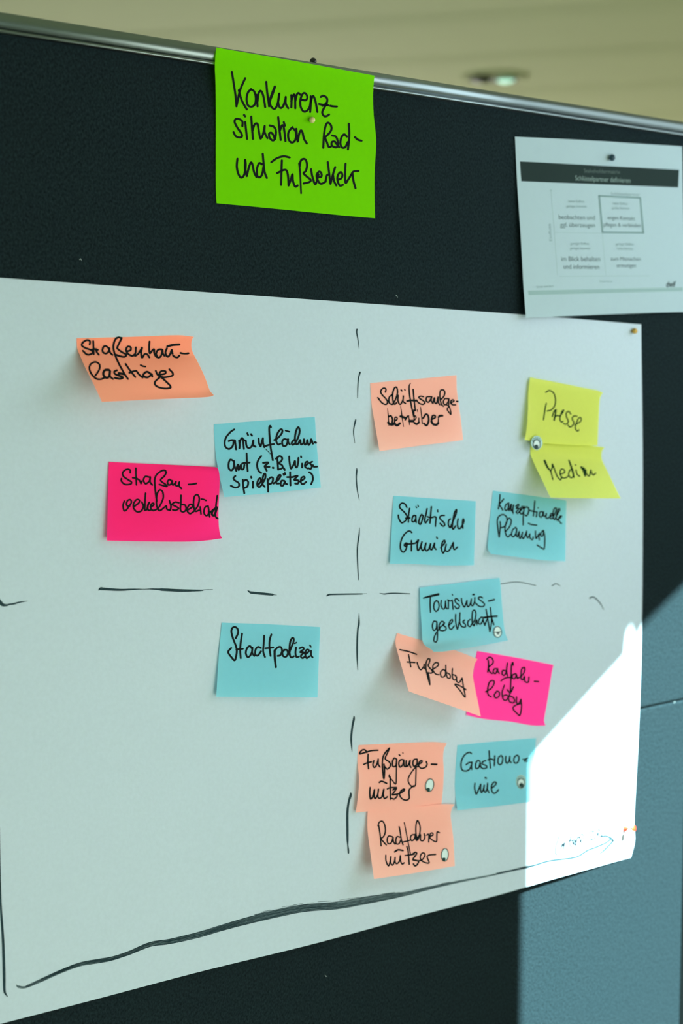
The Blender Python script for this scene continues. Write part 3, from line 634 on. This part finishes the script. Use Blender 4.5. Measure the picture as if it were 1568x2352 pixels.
cI = lambda x, y: (880+x*230/1568, 1120+y*230/1568)
note('gremien', 'note_blue', 'flat blue note lettered Städtische Gremien', G1,
     [cI(160, 127), cI(800, 170), cI(1448, 212)], [cI(1448, 212), cI(1432, 700), cI(1418, 1215)], [cI(104, 1192), cI(480, 1196), cI(900, 1218), cI(1418, 1215)], [cI(160, 127), cI(132, 650), cI(104, 1192)],
     [(880, 1120, 1110, 29, "370,310 340,258 290,242 257,280 262,320 320,375 368,440 360,500 320,540 280,547 242,480 235,430|412,325 397,420 393,540|350,480 415,475|505,440 475,437 452,480 452,530 485,530 505,490|508,440 510,500 515,545|512,300 522,314;22|542,275 550,300;20|"
       "620,440 597,422 568,480 555,550 580,575 605,520 625,440|685,330 668,420 648,500 662,552 700,500|752,300 742,420 730,555|690,455 740,470 805,455|805,455 825,470 820,540 815,605|850,350 852,378;24|955,435 905,440 885,480 950,550 960,590 930,602 890,560|"
       "1050,490 1025,510 1018,580 1045,625 1075,590|1050,620 1085,540 1138,410 1145,345 1115,390 1092,500 1080,620 1095,650 1130,600|1170,490 1160,560 1170,630 1200,640 1235,590 1262,530 1252,490 1240,540 1245,635|"
       "445,705 420,682 375,690 310,760 272,860 270,960 310,1012 350,975 372,910|328,905 350,870 380,882 350,920 330,905|330,890 440,880 505,870|440,830 440,990|505,870 550,820 530,900 540,985 575,940 605,850|605,850 590,920 612,985 640,960 668,870|668,870 655,950 675,990 712,960 740,880|740,880 732,950 760,970 802,870|802,870 798,930 825,968|835,775 844,797|"
       "900,940 965,860 955,825 920,870 910,960 935,1025 965,980|985,890 968,970 1000,1000 1040,970 1095,860|1095,860 1095,930 1112,970 1160,932")])

cJ = lambda x, y: (1110+x*210/1568, 1110+y*210/1568)
note('konz', 'note_blue', 'blue note lettered Konzeptionelle Planung, tinted by the yellow note above', G1,
     [cJ(163, 125), cJ(760, 205), cJ(1420, 298)], [cJ(1420, 298), cJ(1410, 800), cJ(1402, 1338)], [cJ(130, 1212), cJ(560, 1262), cJ(1000, 1318), cJ(1402, 1338)], [cJ(163, 125), cJ(122, 500), cJ(82, 980), cJ(74, 1080), cJ(90, 1160), cJ(130, 1212)],
     [(1110, 1110, 1320, 27, "283,195 275,310 256,440|345,270 305,320 275,360 300,410 330,460|420,345 382,370 365,440 395,467 430,400 432,335|432,335 425,420 440,468|440,468 465,380 480,365 470,440 490,472 515,372|515,372 502,470 508,515|"
       "555,395 592,362 605,382 562,430 612,432 562,490 582,515 605,500|610,490 675,425 672,400 642,420 625,500 655,527 692,480|700,400 682,560 680,715|692,430 740,407 775,432 768,510 735,558 710,540|880,305 870,420 855,560|780,462 860,482 920,495|915,495 905,575|933,418 940,424;22|"
       "1000,487 970,492 955,550 985,582 1015,540 1012,490|1030,490 1030,560 1060,560 1078,520 1070,590 1108,602|1115,590 1170,555 1185,525 1160,520 1140,560 1150,605 1185,600|1185,600 1232,500 1248,430 1215,432 1195,500 1195,590 1220,625|1220,625 1272,520 1310,450 1285,440 1255,520 1245,590 1265,638|1265,625 1330,580 1335,557 1305,570 1285,620 1305,660 1335,690|"
       "770,688 830,710 910,718;29|285,660 290,730 280,830 270,920|268,920 250,800 237,640 270,562 340,537 395,580 400,660 360,740 305,762|385,820 450,740 477,650 455,602 420,612 385,690 368,790 385,880 420,920 460,880|548,757 500,800 480,880 510,918 550,870 568,790|550,757 570,790 560,880 580,920|"
       "580,920 602,850 612,830 610,900 628,948 660,870|668,840 660,910 682,948 720,880 740,820|740,820 738,890 760,935 795,870|795,870 795,930 830,967 850,945 850,920|890,820 890,880 902,948 930,900 960,860|960,860 950,920 955,970|1022,812 990,840 982,890 1005,910 1025,870 1028,808|1028,808 1048,900 1050,1000 1040,1122 1000,1112 920,1060")])

cL = lambda x, y: (890+x*400/1568, 1440+y*400/1568)
note('radlobby', 'note_magenta', 'magenta note lettered Radfahrlobby, partly behind the Fußlobby note', G1,
     [cL(804, 216), cL(1150, 275), cL(1492, 342)], [cL(1492, 342), cL(1474, 430), cL(1445, 620), cL(1410, 820), cL(1408, 850), cL(1420, 888)],
     [cL(708, 792), cL(860, 826), cL(1100, 852), cL(1300, 886), cL(1420, 888)], [cL(804, 216), cL(770, 420), cL(708, 792)],
     [(890, 1440, 1290, 16, "892,290 915,272 942,285 948,325 905,365|905,300 908,350 900,405|905,365 920,405 942,420|990,378 960,378 950,405 970,420 988,385|990,375 992,400 1005,418|1062,395 1035,392 1030,425 1050,435 1068,405|1078,325 1070,390 1078,440|"
       "1130,345 1128,320 1115,345 1110,450 1105,580|1075,565 1105,592 1132,540|1020,485 1060,460 1112,452|1152,420 1125,432 1122,460 1145,465 1158,430|1158,425 1168,465|1168,465 1215,430 1235,385 1228,364 1205,380 1200,430 1202,470 1218,475|1218,475 1232,445 1235,490 1265,497 1272,450|1320,490 1358,493|"
       "882,585 935,550 960,500 945,482 915,500 900,560 905,610 932,630|982,580 960,610 970,638 1000,627 1005,590 985,577|1050,525 1030,590 1040,650 1065,660 1085,628 1065,612 1040,622|1105,590 1088,640 1100,675 1138,680 1135,640 1100,622|1160,630 1160,680 1180,690 1200,650|1200,650 1205,720 1190,795 1165,780 1130,740 1140,712 1195,690")])
note('fusslobby', 'note_salmon', 'salmon note lettered Fußlobby, tilted and lifting in front of the magenta note', G1,
     [cL(84, 55), cL(310, 122), cL(590, 206), cL(700, 246), cL(808, 290)], [cL(808, 290), cL(785, 330), cL(770, 390), cL(768, 450), cL(790, 570), cL(815, 690), cL(838, 806)],
     [cL(190, 580), cL(280, 612), cL(600, 722), cL(838, 806)], [cL(84, 55), cL(70, 140), cL(90, 230), cL(135, 390), cL(190, 580)],
     [(890, 1440, 1290, 15.5, "110,205 190,222 260,247|188,250 198,300 208,360|175,315 245,320|265,320 280,365 300,385 325,355 328,335|328,335 330,370 348,385|345,325 360,290 380,290 375,322 365,350 400,395 395,415 360,412|345,325 345,380 360,450 380,520|380,520 375,460 362,410|"
       "400,385 450,352 455,327 430,322 407,350 410,395 435,425 460,430|500,382 475,410 485,450 515,440 520,400 500,382|523,345 525,400 537,455 562,460 560,430 535,412|583,375 580,430 592,475 617,470 612,440 590,430|620,450 622,490 645,500 668,462|670,460 682,540 697,632 650,570 605,517 650,530 705,565")],
     W=SMALL, base=0.0006)

cK = lambda x, y: (950+x*230/1568, 1310+y*230/1568)
note('tour', 'note_blue', 'blue note lettered Tourismusgesellschaft with a sleepy half-closed eye sticker', G1,
     [cK(92, 270), cK(700, 198), cK(1150, 140), cK(1345, 118)], [cK(1345, 118), cK(1360, 260), cK(1385, 600), cK(1410, 860), cK(1440, 1010), cK(1474, 1098)],
     [cK(310, 1275), cK(480, 1270), cK(720, 1232), cK(1100, 1170), cK(1474, 1098)], [cK(92, 270), cK(108, 660), cK(128, 950), cK(140, 1120), cK(190, 1190), cK(250, 1222), cK(310, 1275)],
     [(950, 1310, 1180, 25, "150,435,22 230,412,38 385,375,42|258,430 255,540 262,655;24|365,477 325,500 312,580 340,640 375,622 395,560 380,492 350,472|430,470 425,540 450,600 485,590 497,480|497,480 502,570 520,602|542,480 540,600|530,462 570,480 602,465|602,465 608,540 615,610|600,375 608,390;20|"
       "710,480 668,442 642,465 662,510 712,550 700,592 665,595 640,562|745,440 755,510 790,575 815,520 832,470|832,470 835,540 852,570 885,520 900,450|900,450 897,530 922,555 950,490 955,425|955,425 955,500 978,525|925,380 945,378;30|1075,430 1040,415 1010,440 1092,510 1105,545 1075,568 1020,560 975,520|1170,480 1215,470 1260,458;30|"
       "358,805 312,800 290,870 310,938 350,910 362,810|360,808 368,920 370,1010 365,1090 350,1120 315,1110 322,1040 370,950 410,910|400,900 460,850 470,812 432,802 397,860 402,930 440,945|480,820 470,868 502,892 500,930 450,948|540,870 600,812 602,772 572,792 547,850 560,910 592,920 632,870|655,690 655,800 680,920 702,850 722,770|722,665 718,760 722,830 752,882|"
       "795,780 768,810 802,840 810,880 780,890 742,875|882,770 848,800 848,860 880,880 905,845|905,845 952,780 972,690 955,627 922,640 912,730 917,830 942,868|942,868 972,795 985,780 988,848|1060,732 1022,770 1012,830 1050,838 1080,780|1080,735 1090,800 1112,860|1112,860 1128,810 1150,760|1130,610 1150,720 1190,960|1190,960 1210,860 1217,760 1198,585|1205,690 1225,760 1252,850|1105,740 1200,725 1300,718;36")],
     base=0.0022)

cM = lambda x, y: (800+x*250/1568, 1690+y*250/1568)
note('fussg', 'note_salmon', 'salmon note lettered Fußgängernützer with an oval eye sticker, above its twin', G1,
     [cM(146, 135), cM(600, 115), cM(1050, 95), cM(1250, 92), cM(1418, 108)], [cM(1418, 108), cM(1375, 190), cM(1362, 320), cM(1370, 520), cM(1360, 760), cM(1338, 985)],
     [cM(106, 1108), cM(700, 1045), cM(1338, 985)], [cM(146, 135), cM(130, 360), cM(152, 600), cM(145, 800), cM(106, 1108)],
     [(800, 1690, 1050, 27, "265,240 240,205 195,207 160,260 240,240 330,215 425,208|283,265 280,380 290,475|220,412 270,390 330,375|365,360 352,420 370,455 400,430 428,345|428,335 430,410 455,450|592,178 540,230 500,300 487,400 495,520 510,620 520,520 512,410|590,178 570,230 530,315 540,345 590,380 605,430 560,480 520,440|"
       "690,335 660,320 635,370 640,440 682,430 695,340|692,340 690,500 683,690 630,640 585,590 592,560;22|790,345 750,347 725,390 740,450 780,420 797,350|797,350 802,430 825,445|730,272 742,285;24|782,246 786,250;22|832,360 830,420 847,440 870,400 887,355|887,355 882,420 900,455|985,335 942,345 927,400 945,440 985,410 990,340|975,440 970,600 960,720 900,720 860,650 880,570 960,460 1010,440;24|"
       "1000,420 1050,387 1060,362 1032,365 1007,420 1040,465 1070,468 1112,450 1132,410 1120,372|1195,410 1270,412;32|312,745 307,830 318,912 350,870 375,775|375,775 370,860 385,905 420,850 432,770|432,780 422,860 440,900 480,880 507,775|510,770 502,850 520,905 560,878|445,672 480,655 550,685;30|600,590 602,720 605,915|560,765 600,748 690,745|"
       "640,780 690,747 680,780 632,850 690,845 700,870 660,912 622,900|640,850 740,830 805,785 795,767 752,800 737,850 770,905 830,928 875,900 872,830 880,770 940,720")],
     W=SMALL, maxd=0.006, base=0.0003)

cN = lambda x, y: (1030+x*220/1568, 1680+y*220/1568)
note('gastro', 'note_blue', 'blue note lettered Gastronomie, its right edge in the sunlight', G1,
     [cN(143, 225), cN(760, 165), cN(1430, 108)], [cN(1430, 108), cN(1410, 400), cN(1380, 800), cN(1357, 1152)], [cN(142, 1290), cN(760, 1225), cN(1357, 1152)], [cN(143, 225), cN(112, 620), cN(104, 960), cN(142, 1290)],
     [(1030, 1680, 1250, 27, "372,362 340,342 270,377 217,460 202,560 222,630 280,648 340,620 372,550|285,545 330,512 382,505|382,505 375,560 378,622|512,490 475,477 442,530 447,605 490,592 517,510|517,510 522,560 535,595|605,480 567,492 547,530 612,560 625,590 570,610 522,580|662,320 670,450 685,600|645,465 690,450 745,470|755,400 752,480 747,560|"
       "855,397 815,430 807,510 840,545 875,510 885,430 857,392|935,410 932,480 952,520 985,490 1002,410|1002,410 1002,480 1022,510|1115,392 1077,420 1067,490 1100,520 1140,490 1150,420 1122,387|1215,457 1255,452 1292,435 1240,485 1290,487;22|430,850 425,930 450,1025 482,970 525,865|525,865 522,950 540,1000 570,940 582,880|582,880 577,960 602,995 630,930 637,850|637,850 632,940 660,1000|600,760 614,765;34|"
       "700,935 770,870 775,837 740,832 702,890 702,960 735,1010 775,1000 815,955")])

cO = lambda x, y: (820+x*250/1568, 1840+y*250/1568)
note('radf', 'note_salmon', 'salmon note lettered Radfahrernützer with an oval eye sticker, lowest on the sheet', G1,
     [cO(155, 135), cO(600, 100), cO(1150, 52), cO(1290, 44), cO(1408, 48)], [cO(1408, 48), cO(1365, 95), cO(1345, 190), cO(1355, 320), cO(1385, 560), cO(1405, 935)],
     [cO(242, 1122), cO(800, 1040), cO(1405, 935)], [cO(155, 135), cO(148, 220), cO(150, 420), cO(190, 740), cO(242, 1122)],
     [(820, 1840, 1070, 25, "300,355 322,300 370,294 400,360 405,440 380,510 335,540|310,350 330,480 345,645|340,540 380,590 420,632|505,512 455,502 432,550 445,610 490,602 517,520|517,520 522,580 545,620|617,520 575,512 557,560 565,615 605,610 632,550|605,370 622,460 637,560 660,630|678,310 702,430 735,600 770,770;20|650,592 720,577 765,562|"
       "832,480 782,492 767,540 790,572 825,540 837,480|837,480 842,540 857,570|855,560 900,470 905,360 870,280 847,350 847,470 872,560|872,560 910,480 912,560 950,570 975,520 965,470|1000,490 1030,482 1030,590|1045,510 1090,490 1085,462 1057,467 1045,520 1080,560 1140,585 1147,500 1152,445 1185,455|540,730 590,702 660,712;30|"
       "412,780 415,860 450,933 475,870 487,800|487,800 482,880 510,922 540,860 547,810|547,810 547,880 575,902 610,860 622,785|622,785 627,870 650,907 677,890|715,655 735,730 750,910;26|690,785 760,775 822,765|800,760 840,737 855,762 802,840 850,855 885,872 860,918 830,933 810,905;28|860,860 930,850 975,782 960,747 927,757 907,810 930,860 990,890 1035,890 1020,840 1007,800 1040,777 1130,768")],
     W=SMALL, base=0.0030)

# ------------------------------------------------------------------ eye stickers
def eye(surf, c, s, cx, cy, rx, ry, tilt, pupil, label, lashes=None, lid=False, off=0.0003):
    X0, Y0 = c
    def P(x, y): return (X0+x*s, Y0+y*s)
    ct, stt = math.cos(math.radians(tilt)), math.sin(math.radians(tilt))
    def el(r1, r2, n=36, ox=0, oy=0): return [P(cx+ox+r1*math.cos(t)*ct-r2*math.sin(t)*stt, cy+oy+r1*math.cos(t)*stt+r2*math.sin(t)*ct) for t in np.linspace(0, 2*math.pi, n, endpoint=False)]
    # the stiff little sticker stays flat: a plane laid over the note where it sticks
    smp = np.array(el(rx, ry, 24)+el(rx*.5, ry*.5, 12)); dd = surf.depth_at(smp); A_ = np.c_[np.ones(len(smp)), smp]
    cf = np.linalg.lstsq(A_, dd, rcond=None)[0]; cf[0] += max(0, (dd-A_@cf).max())
    flat3 = lambda p, o=0.0: at(np.atleast_2d(p), np.c_[np.ones(len(np.atleast_2d(p))), np.atleast_2d(p)]@cf+o)
    center = flat3(np.array([P(cx, cy)]), off)[0]
    root = empty('eye_sticker', center)
    tag(root, label, 'sticker', 'eye stickers on the notes')
    def slab(name, ring_, z0, z1, m):
        a = flat3(np.array(ring_), z1); b = flat3(np.array(ring_), z0); n = len(ring_)
        V = np.vstack([a, b]); F = [tuple(range(n))]+[(i, i+n, (i+1) % n+n, (i+1) % n) for i in range(n)]
        return link(name, V, F, m, root, smooth=False)
    z = off
    if lashes:
        ring_ = []
        for t in np.linspace(0, 2*math.pi, 48, endpoint=False):
            ring_.append(P(cx+lashes[0]*math.cos(t), cy+lashes[2]+(lashes[1])*math.sin(t)))
        slab('lash_backing', ring_, z-0.0002, z, M['lashpaper'])
        slab('sticker_border', el(rx+12, ry+14), z-0.0002, z+0.0001, M['lashpaper'])
        z += 0.00025
    slab('eye_white', el(rx, ry), z-0.0002, z, M['white'])
    lw = 12*s
    o = el(rx, ry, 40); o.append(o[0]); V, F = [], []
    v, f = ribbon_closed(el(rx, ry, 40), lw); link('eye_outline', flat3(np.array(v), z+0.00012), f, M['eyeink'], root, smooth=False)
    px_, py_, pr = pupil
    if lid:
        v, f = ribbon([(*P(cx-rx, cy+2), lw), (*P(cx, cy-2), lw), (*P(cx+rx, cy-8), lw)]); link('eyelid_line', flat3(np.array(v), z+0.00012), f, M['eyeink'], root, smooth=False)
        ring_ = [P(px_+pr*math.cos(t), py_+pr*1.6*math.sin(t)) for t in np.linspace(0, math.pi, 16)]
        slab('pupil', ring_, z-0.0001, z+0.0001, M['lid'])
    else:
        ring_ = [P(px_+pr*math.cos(t), py_+pr*math.sin(t)) for t in np.linspace(0, 2*math.pi, 24, endpoint=False)]
        slab('pupil', ring_, z-0.0001, z+0.00015, M['eyeink'])
    if lashes:
        for k in range(6):
            a = math.radians(-150+24*k)
            p0 = (cx+rx*1.02*math.cos(a), cy+ry*1.02*math.sin(a)); p1 = (cx+lashes[0]*0.88*math.cos(a)*1.0, cy+lashes[2]+lashes[1]*0.9*math.sin(a))
            v, f = ribbon([(*P(*p0), 9*s), (*P(*p1), 7*s)]); link('eyelash', flat3(np.array(v), z+0.0001), f, M['eyeink'], root, smooth=False)
def ribbon_closed(pts, wd):
    p = np.array(pts); t = np.roll(p, -1, 0)-np.roll(p, 1, 0); t /= np.linalg.norm(t, axis=1)[:, None]; n = np.stack([-t[:, 1], t[:, 0]], -1)
    V = list(p+n*wd/2)+list(p-n*wd/2); k = len(p)
    return V, [(i, (i+1) % k, k+(i+1) % k, k+i) for i in range(k)]
eye(NOTES['presse'][0], (1190, 850), 250/1568, 265, 1072, 50, 66, 0, (258, 1105, 31), 'eye sticker with lashes bridging the two yellow notes', lashes=(82, 100, -24), off=0.0030)
eye(NOTES['tour'][0], (950, 1310), 230/1568, 1313, 965, 60, 86, -4, (1318, 962, 28), 'half-closed eye sticker on the blue Tourismus note', lid=True)
eye(NOTES['fussg'][0], (800, 1690), 250/1568, 1170, 712, 58, 92, 10, (1150, 775, 27), 'oval open eye sticker on the salmon Fußgänger note')
eye(NOTES['gastro'][0], (1030, 1680), 220/1568, 1185, 850, 58, 78, 0, (1190, 880, 38), 'eye sticker with lashes on the blue Gastronomie note', lashes=(84, 116, -28))
eye(NOTES['radf'][0], (820, 1840), 250/1568, 1263, 775, 50, 92, 4, (1250, 838, 25), 'oval open eye sticker on the salmon Radfahrer note')

# ------------------------------------------------------------------ printed handout
cP = lambda x, y: (1160+x*408/1568, 290+y*408/1568)
hs = Sheet([cP(85, 92), cP(700, 122), cP(1100, 148), cP(1560, 178)], [cP(1560, 178), cP(1570, 700), cP(1585, 1200), cP(1600, 1638)],
           [cP(182, 1690), cP(260, 1688), cP(800, 1665), cP(1250, 1648), cP(1600, 1638)], [cP(85, 92), cP(105, 500), cP(138, 1000), cP(160, 1400), cP(182, 1690)])
dL, dR = make_sheet(hs, 0.2955, 0.0012, flat, 0.03)
hs_d0 = hs.dfun
hs.dfun = lambda u, v, p: np.maximum(hs_d0(u, v, p), 0.0012+0.0036*np.clip((v-0.8)/0.2, 0, 1))
print('HANDOUT', (dL[::10]*1000).round(1), (dR[::10]*1000).round(1))
ho = hs.mesh('printed_handout', M['sheet'], 40, 30); tag(ho, 'white printed handout with dark header bar and matrix diagram, pinned at right', 'paper')
def quad(name, q, m, off=0.00015, n=24):
    p = np.array([cP(*a) for a in q]); V, F = [], []
    for i in range(n+1):
        t = i/n; V += [p[0]*(1-t)+p[1]*t, p[3]*(1-t)+p[2]*t]
    F = [(2*i, 2*i+1, 2*i+3, 2*i+2) for i in range(n)]
    return link(name, hs.to3(np.array(V), off), F, m, ho, smooth=False)
quad('header_bar', [(130, 310), (1533, 385), (1525, 540), (142, 485)], M['print_dark'])
quad('footer_bar', [(200, 1452), (1568, 1422), (1568, 1454), (205, 1490)], M['print_bar'])
S_P = 408/1568
def line(name, pts, wd, m):
    st = [(*cP(x, y), wd*S_P) for x, y in pts]
    V, F = [], []
    for a, b in zip(st[:-1], st[1:]):
        seg = [(a[0]+(b[0]-a[0])*t, a[1]+(b[1]-a[1])*t, a[2]) for t in np.linspace(0, 1, 12)]
        v, f = ribbon(seg); k = len(V); V += v; F += [tuple(i+k for i in q) for q in f]
    return link(name, hs.to3(np.array(V), 0.00016), F, m, ho, smooth=False)
line('matrix_box', [(828, 614), (1190, 632), (1218, 940), (858, 936), (828, 614)], 15, M['print_box'])
line('influence_axis', [(390, 572), (402, 560), (412, 572), (402, 560), (430, 900), (460, 1312)], 5, M['print_line'])
line('interest_axis', [(480, 1325), (880, 1322), (1270, 1320)], 5, M['print_line'])
line('matrix_divider', [(440, 937), (860, 943)], 4, M['print_line'])
line('matrix_divider', [(856, 943), (888, 1320)], 4, M['print_line'])
dg = bpy.context.evaluated_depsgraph_get
def text(name, s, a, b, h, m, slant=0.0, weight=0.0):
    cu = bpy.data.curves.new('t', 'FONT'); cu.body = s; cu.size = 1.0; cu.offset = weight
    ob = bpy.data.objects.new('t', cu); COL.objects.link(ob); bpy.context.view_layer.update()
    me = bpy.data.meshes.new_from_object(ob.evaluated_get(dg()))
    V = np.array([v.co[:2] for v in me.vertices]); F = [tuple(p.vertices) for p in me.polygons]
    bpy.data.objects.remove(ob); bpy.data.curves.remove(cu); bpy.data.meshes.remove(me)
    A, B = np.array(cP(*a)), np.array(cP(*b)); x0, x1 = V[:, 0].min(), V[:, 0].max()
    e = (B-A)/(x1-x0); upv = np.array([-0.055, -1.0])*h*S_P/0.72
    if abs(B[0]-A[0]) < abs(B[1]-A[1]): upv = np.array([-1.0, 0.03])*h*S_P/0.72
    P_ = A + (V[:, :1]-x0)*e + V[:, 1:2]*upv + slant*V[:, 1:2]*np.array([1.0, 0])*h*S_P
    return link(name, hs.to3(P_, 0.00024), F, m, ho, smooth=False)
text('title_text', 'Stakeholdermatrix', (695, 408), (1015, 420), 36, M['print_head2'])
text('title_text', 'Schlüsselpartner definieren', (618, 476), (1105, 499), 44, M['print_head'])
T = M['print_text']; Sm = M['print_small']
for s, a, b, h, m in [('hoher Einfluss', (557, 672), (697, 674), 24, Sm), ('geringes Interesse', (540, 716), (717, 718), 24, Sm), ('beobachten und', (473, 820), (793, 826), 42, T), ('ggf. überzeugen', (485, 887), (793, 892), 40, T),
                      ('Schlüsselpartner', (932, 606), (1190, 614), 26, Sm), ('hoher Einfluss', (952, 692), (1080, 694), 24, Sm), ('großes Interesse', (942, 731), (1095, 734), 24, Sm), ('engen Kontakt', (905, 822), (1145, 830), 36, T), ('pflegen & verbinden', (868, 884), (1195, 892), 36, T),
                      ('geringer Einfluss', (575, 1046), (740, 1046), 24, Sm), ('geringes Interesse', (572, 1088), (750, 1088), 24, Sm), ('im Blick behalten', (495, 1190), (838, 1191), 44, T), ('und informieren', (515, 1258), (830, 1261), 44, T),
                      ('geringer Einfluss', (975, 1050), (1133, 1052), 24, Sm), ('hohes Interesse', (988, 1090), (1128, 1091), 24, Sm), ('zum Mitmachen', (930, 1186), (1195, 1187), 36, T), ('ermutigen', (985, 1244), (1155, 1246), 36, T),
                      ('Interesse', (835, 1378), (945, 1378), 22, Sm), ('Quelle: dwif 2019', (275, 1425), (425, 1421), 18, Sm), ('Einfluss', (414, 1012), (400, 862), 26, Sm)]:
    text('printed_text', s, a, b, h, m)
text('printed_logo', 'dwif', (1418, 1420), (1500, 1416), 52, M['print_black'], slant=0.25, weight=0.02)

# ------------------------------------------------------------------ pins
NRM = (0, -1, 0)
def ball_pin(P, r, m, label, n=NRM, needle=0.012):
    """ball-headed pin; P = point where the ball rests, n = outward direction"""
    n = Vector(n).normalized(); root = empty('ball_pin', P); tag(root, label, 'pin')
    prof = [(r*math.sin(t), r-r*math.cos(t)) for t in np.linspace(0.02, math.pi-0.02, 15)]
    V, F = revolve(prof, P, n, 24); link('pin_head', V, F, m, root)
    V, F = revolve([(0.0005, 0.001), (0.0005, -needle*0.8), (0.0001, -needle)], P, n, 8); link('needle', V, F, M['steel'], root)
def on(surf, p, off=0.0): return surf.to3(np.array([p]), off)[0]
ball_pin(on(NOTES['green'][0], (712.5, 276.5), 0.0003), 0.0031, M['pin_beige'], 'beige ball pin stuck in the bright green note')
ball_pin(on(hs, (1399.5, 363), 0.0003), 0.0040, M['pin_blue'], 'dark blue ball pin holding the printed handout')
ball_pin(on(big, (1452, 760.5), 0.0003), 0.0036, M['pin_gold'], 'golden ball pin in the upper right corner of the large sheet')
q = at((719, 134), -0.012); ball_pin((q[0], q[1], ZT+0.0186), 0.0036, M['pin_black'], 'black ball pin on top of the rail above the green note', n=(0, 0, 1), needle=0.006)
P = on(big, (1434, 1903.5), 0.0002); n = Vector((0.0, -1.0, 0.30)).normalized()
root = empty('push_pin', P); tag(root, 'orange push pin in the sunlit lower right corner of the sheet', 'pin')
prof = [(0.0, 0.0), (0.0036, 0.0003), (0.0041, 0.0010), (0.0040, 0.0020), (0.0028, 0.0040), (0.0015, 0.0062), (0.0011, 0.0080), (0.0014, 0.0098), (0.0026, 0.0122), (0.0039, 0.0140), (0.0042, 0.0150), (0.0037, 0.0157), (0.0, 0.0160)]
V, F = revolve(prof, P, n, 28); link('pin_body', V, F, M['pin_orange'], root)
V, F = revolve([(0.0005, 0.0), (0.0005, -0.008), (0.0001, -0.010)], P, n, 8); link('needle', V, F, M['steel'], root)

for o in bpy.data.objects:
    if '_o' in o: del o['_o']
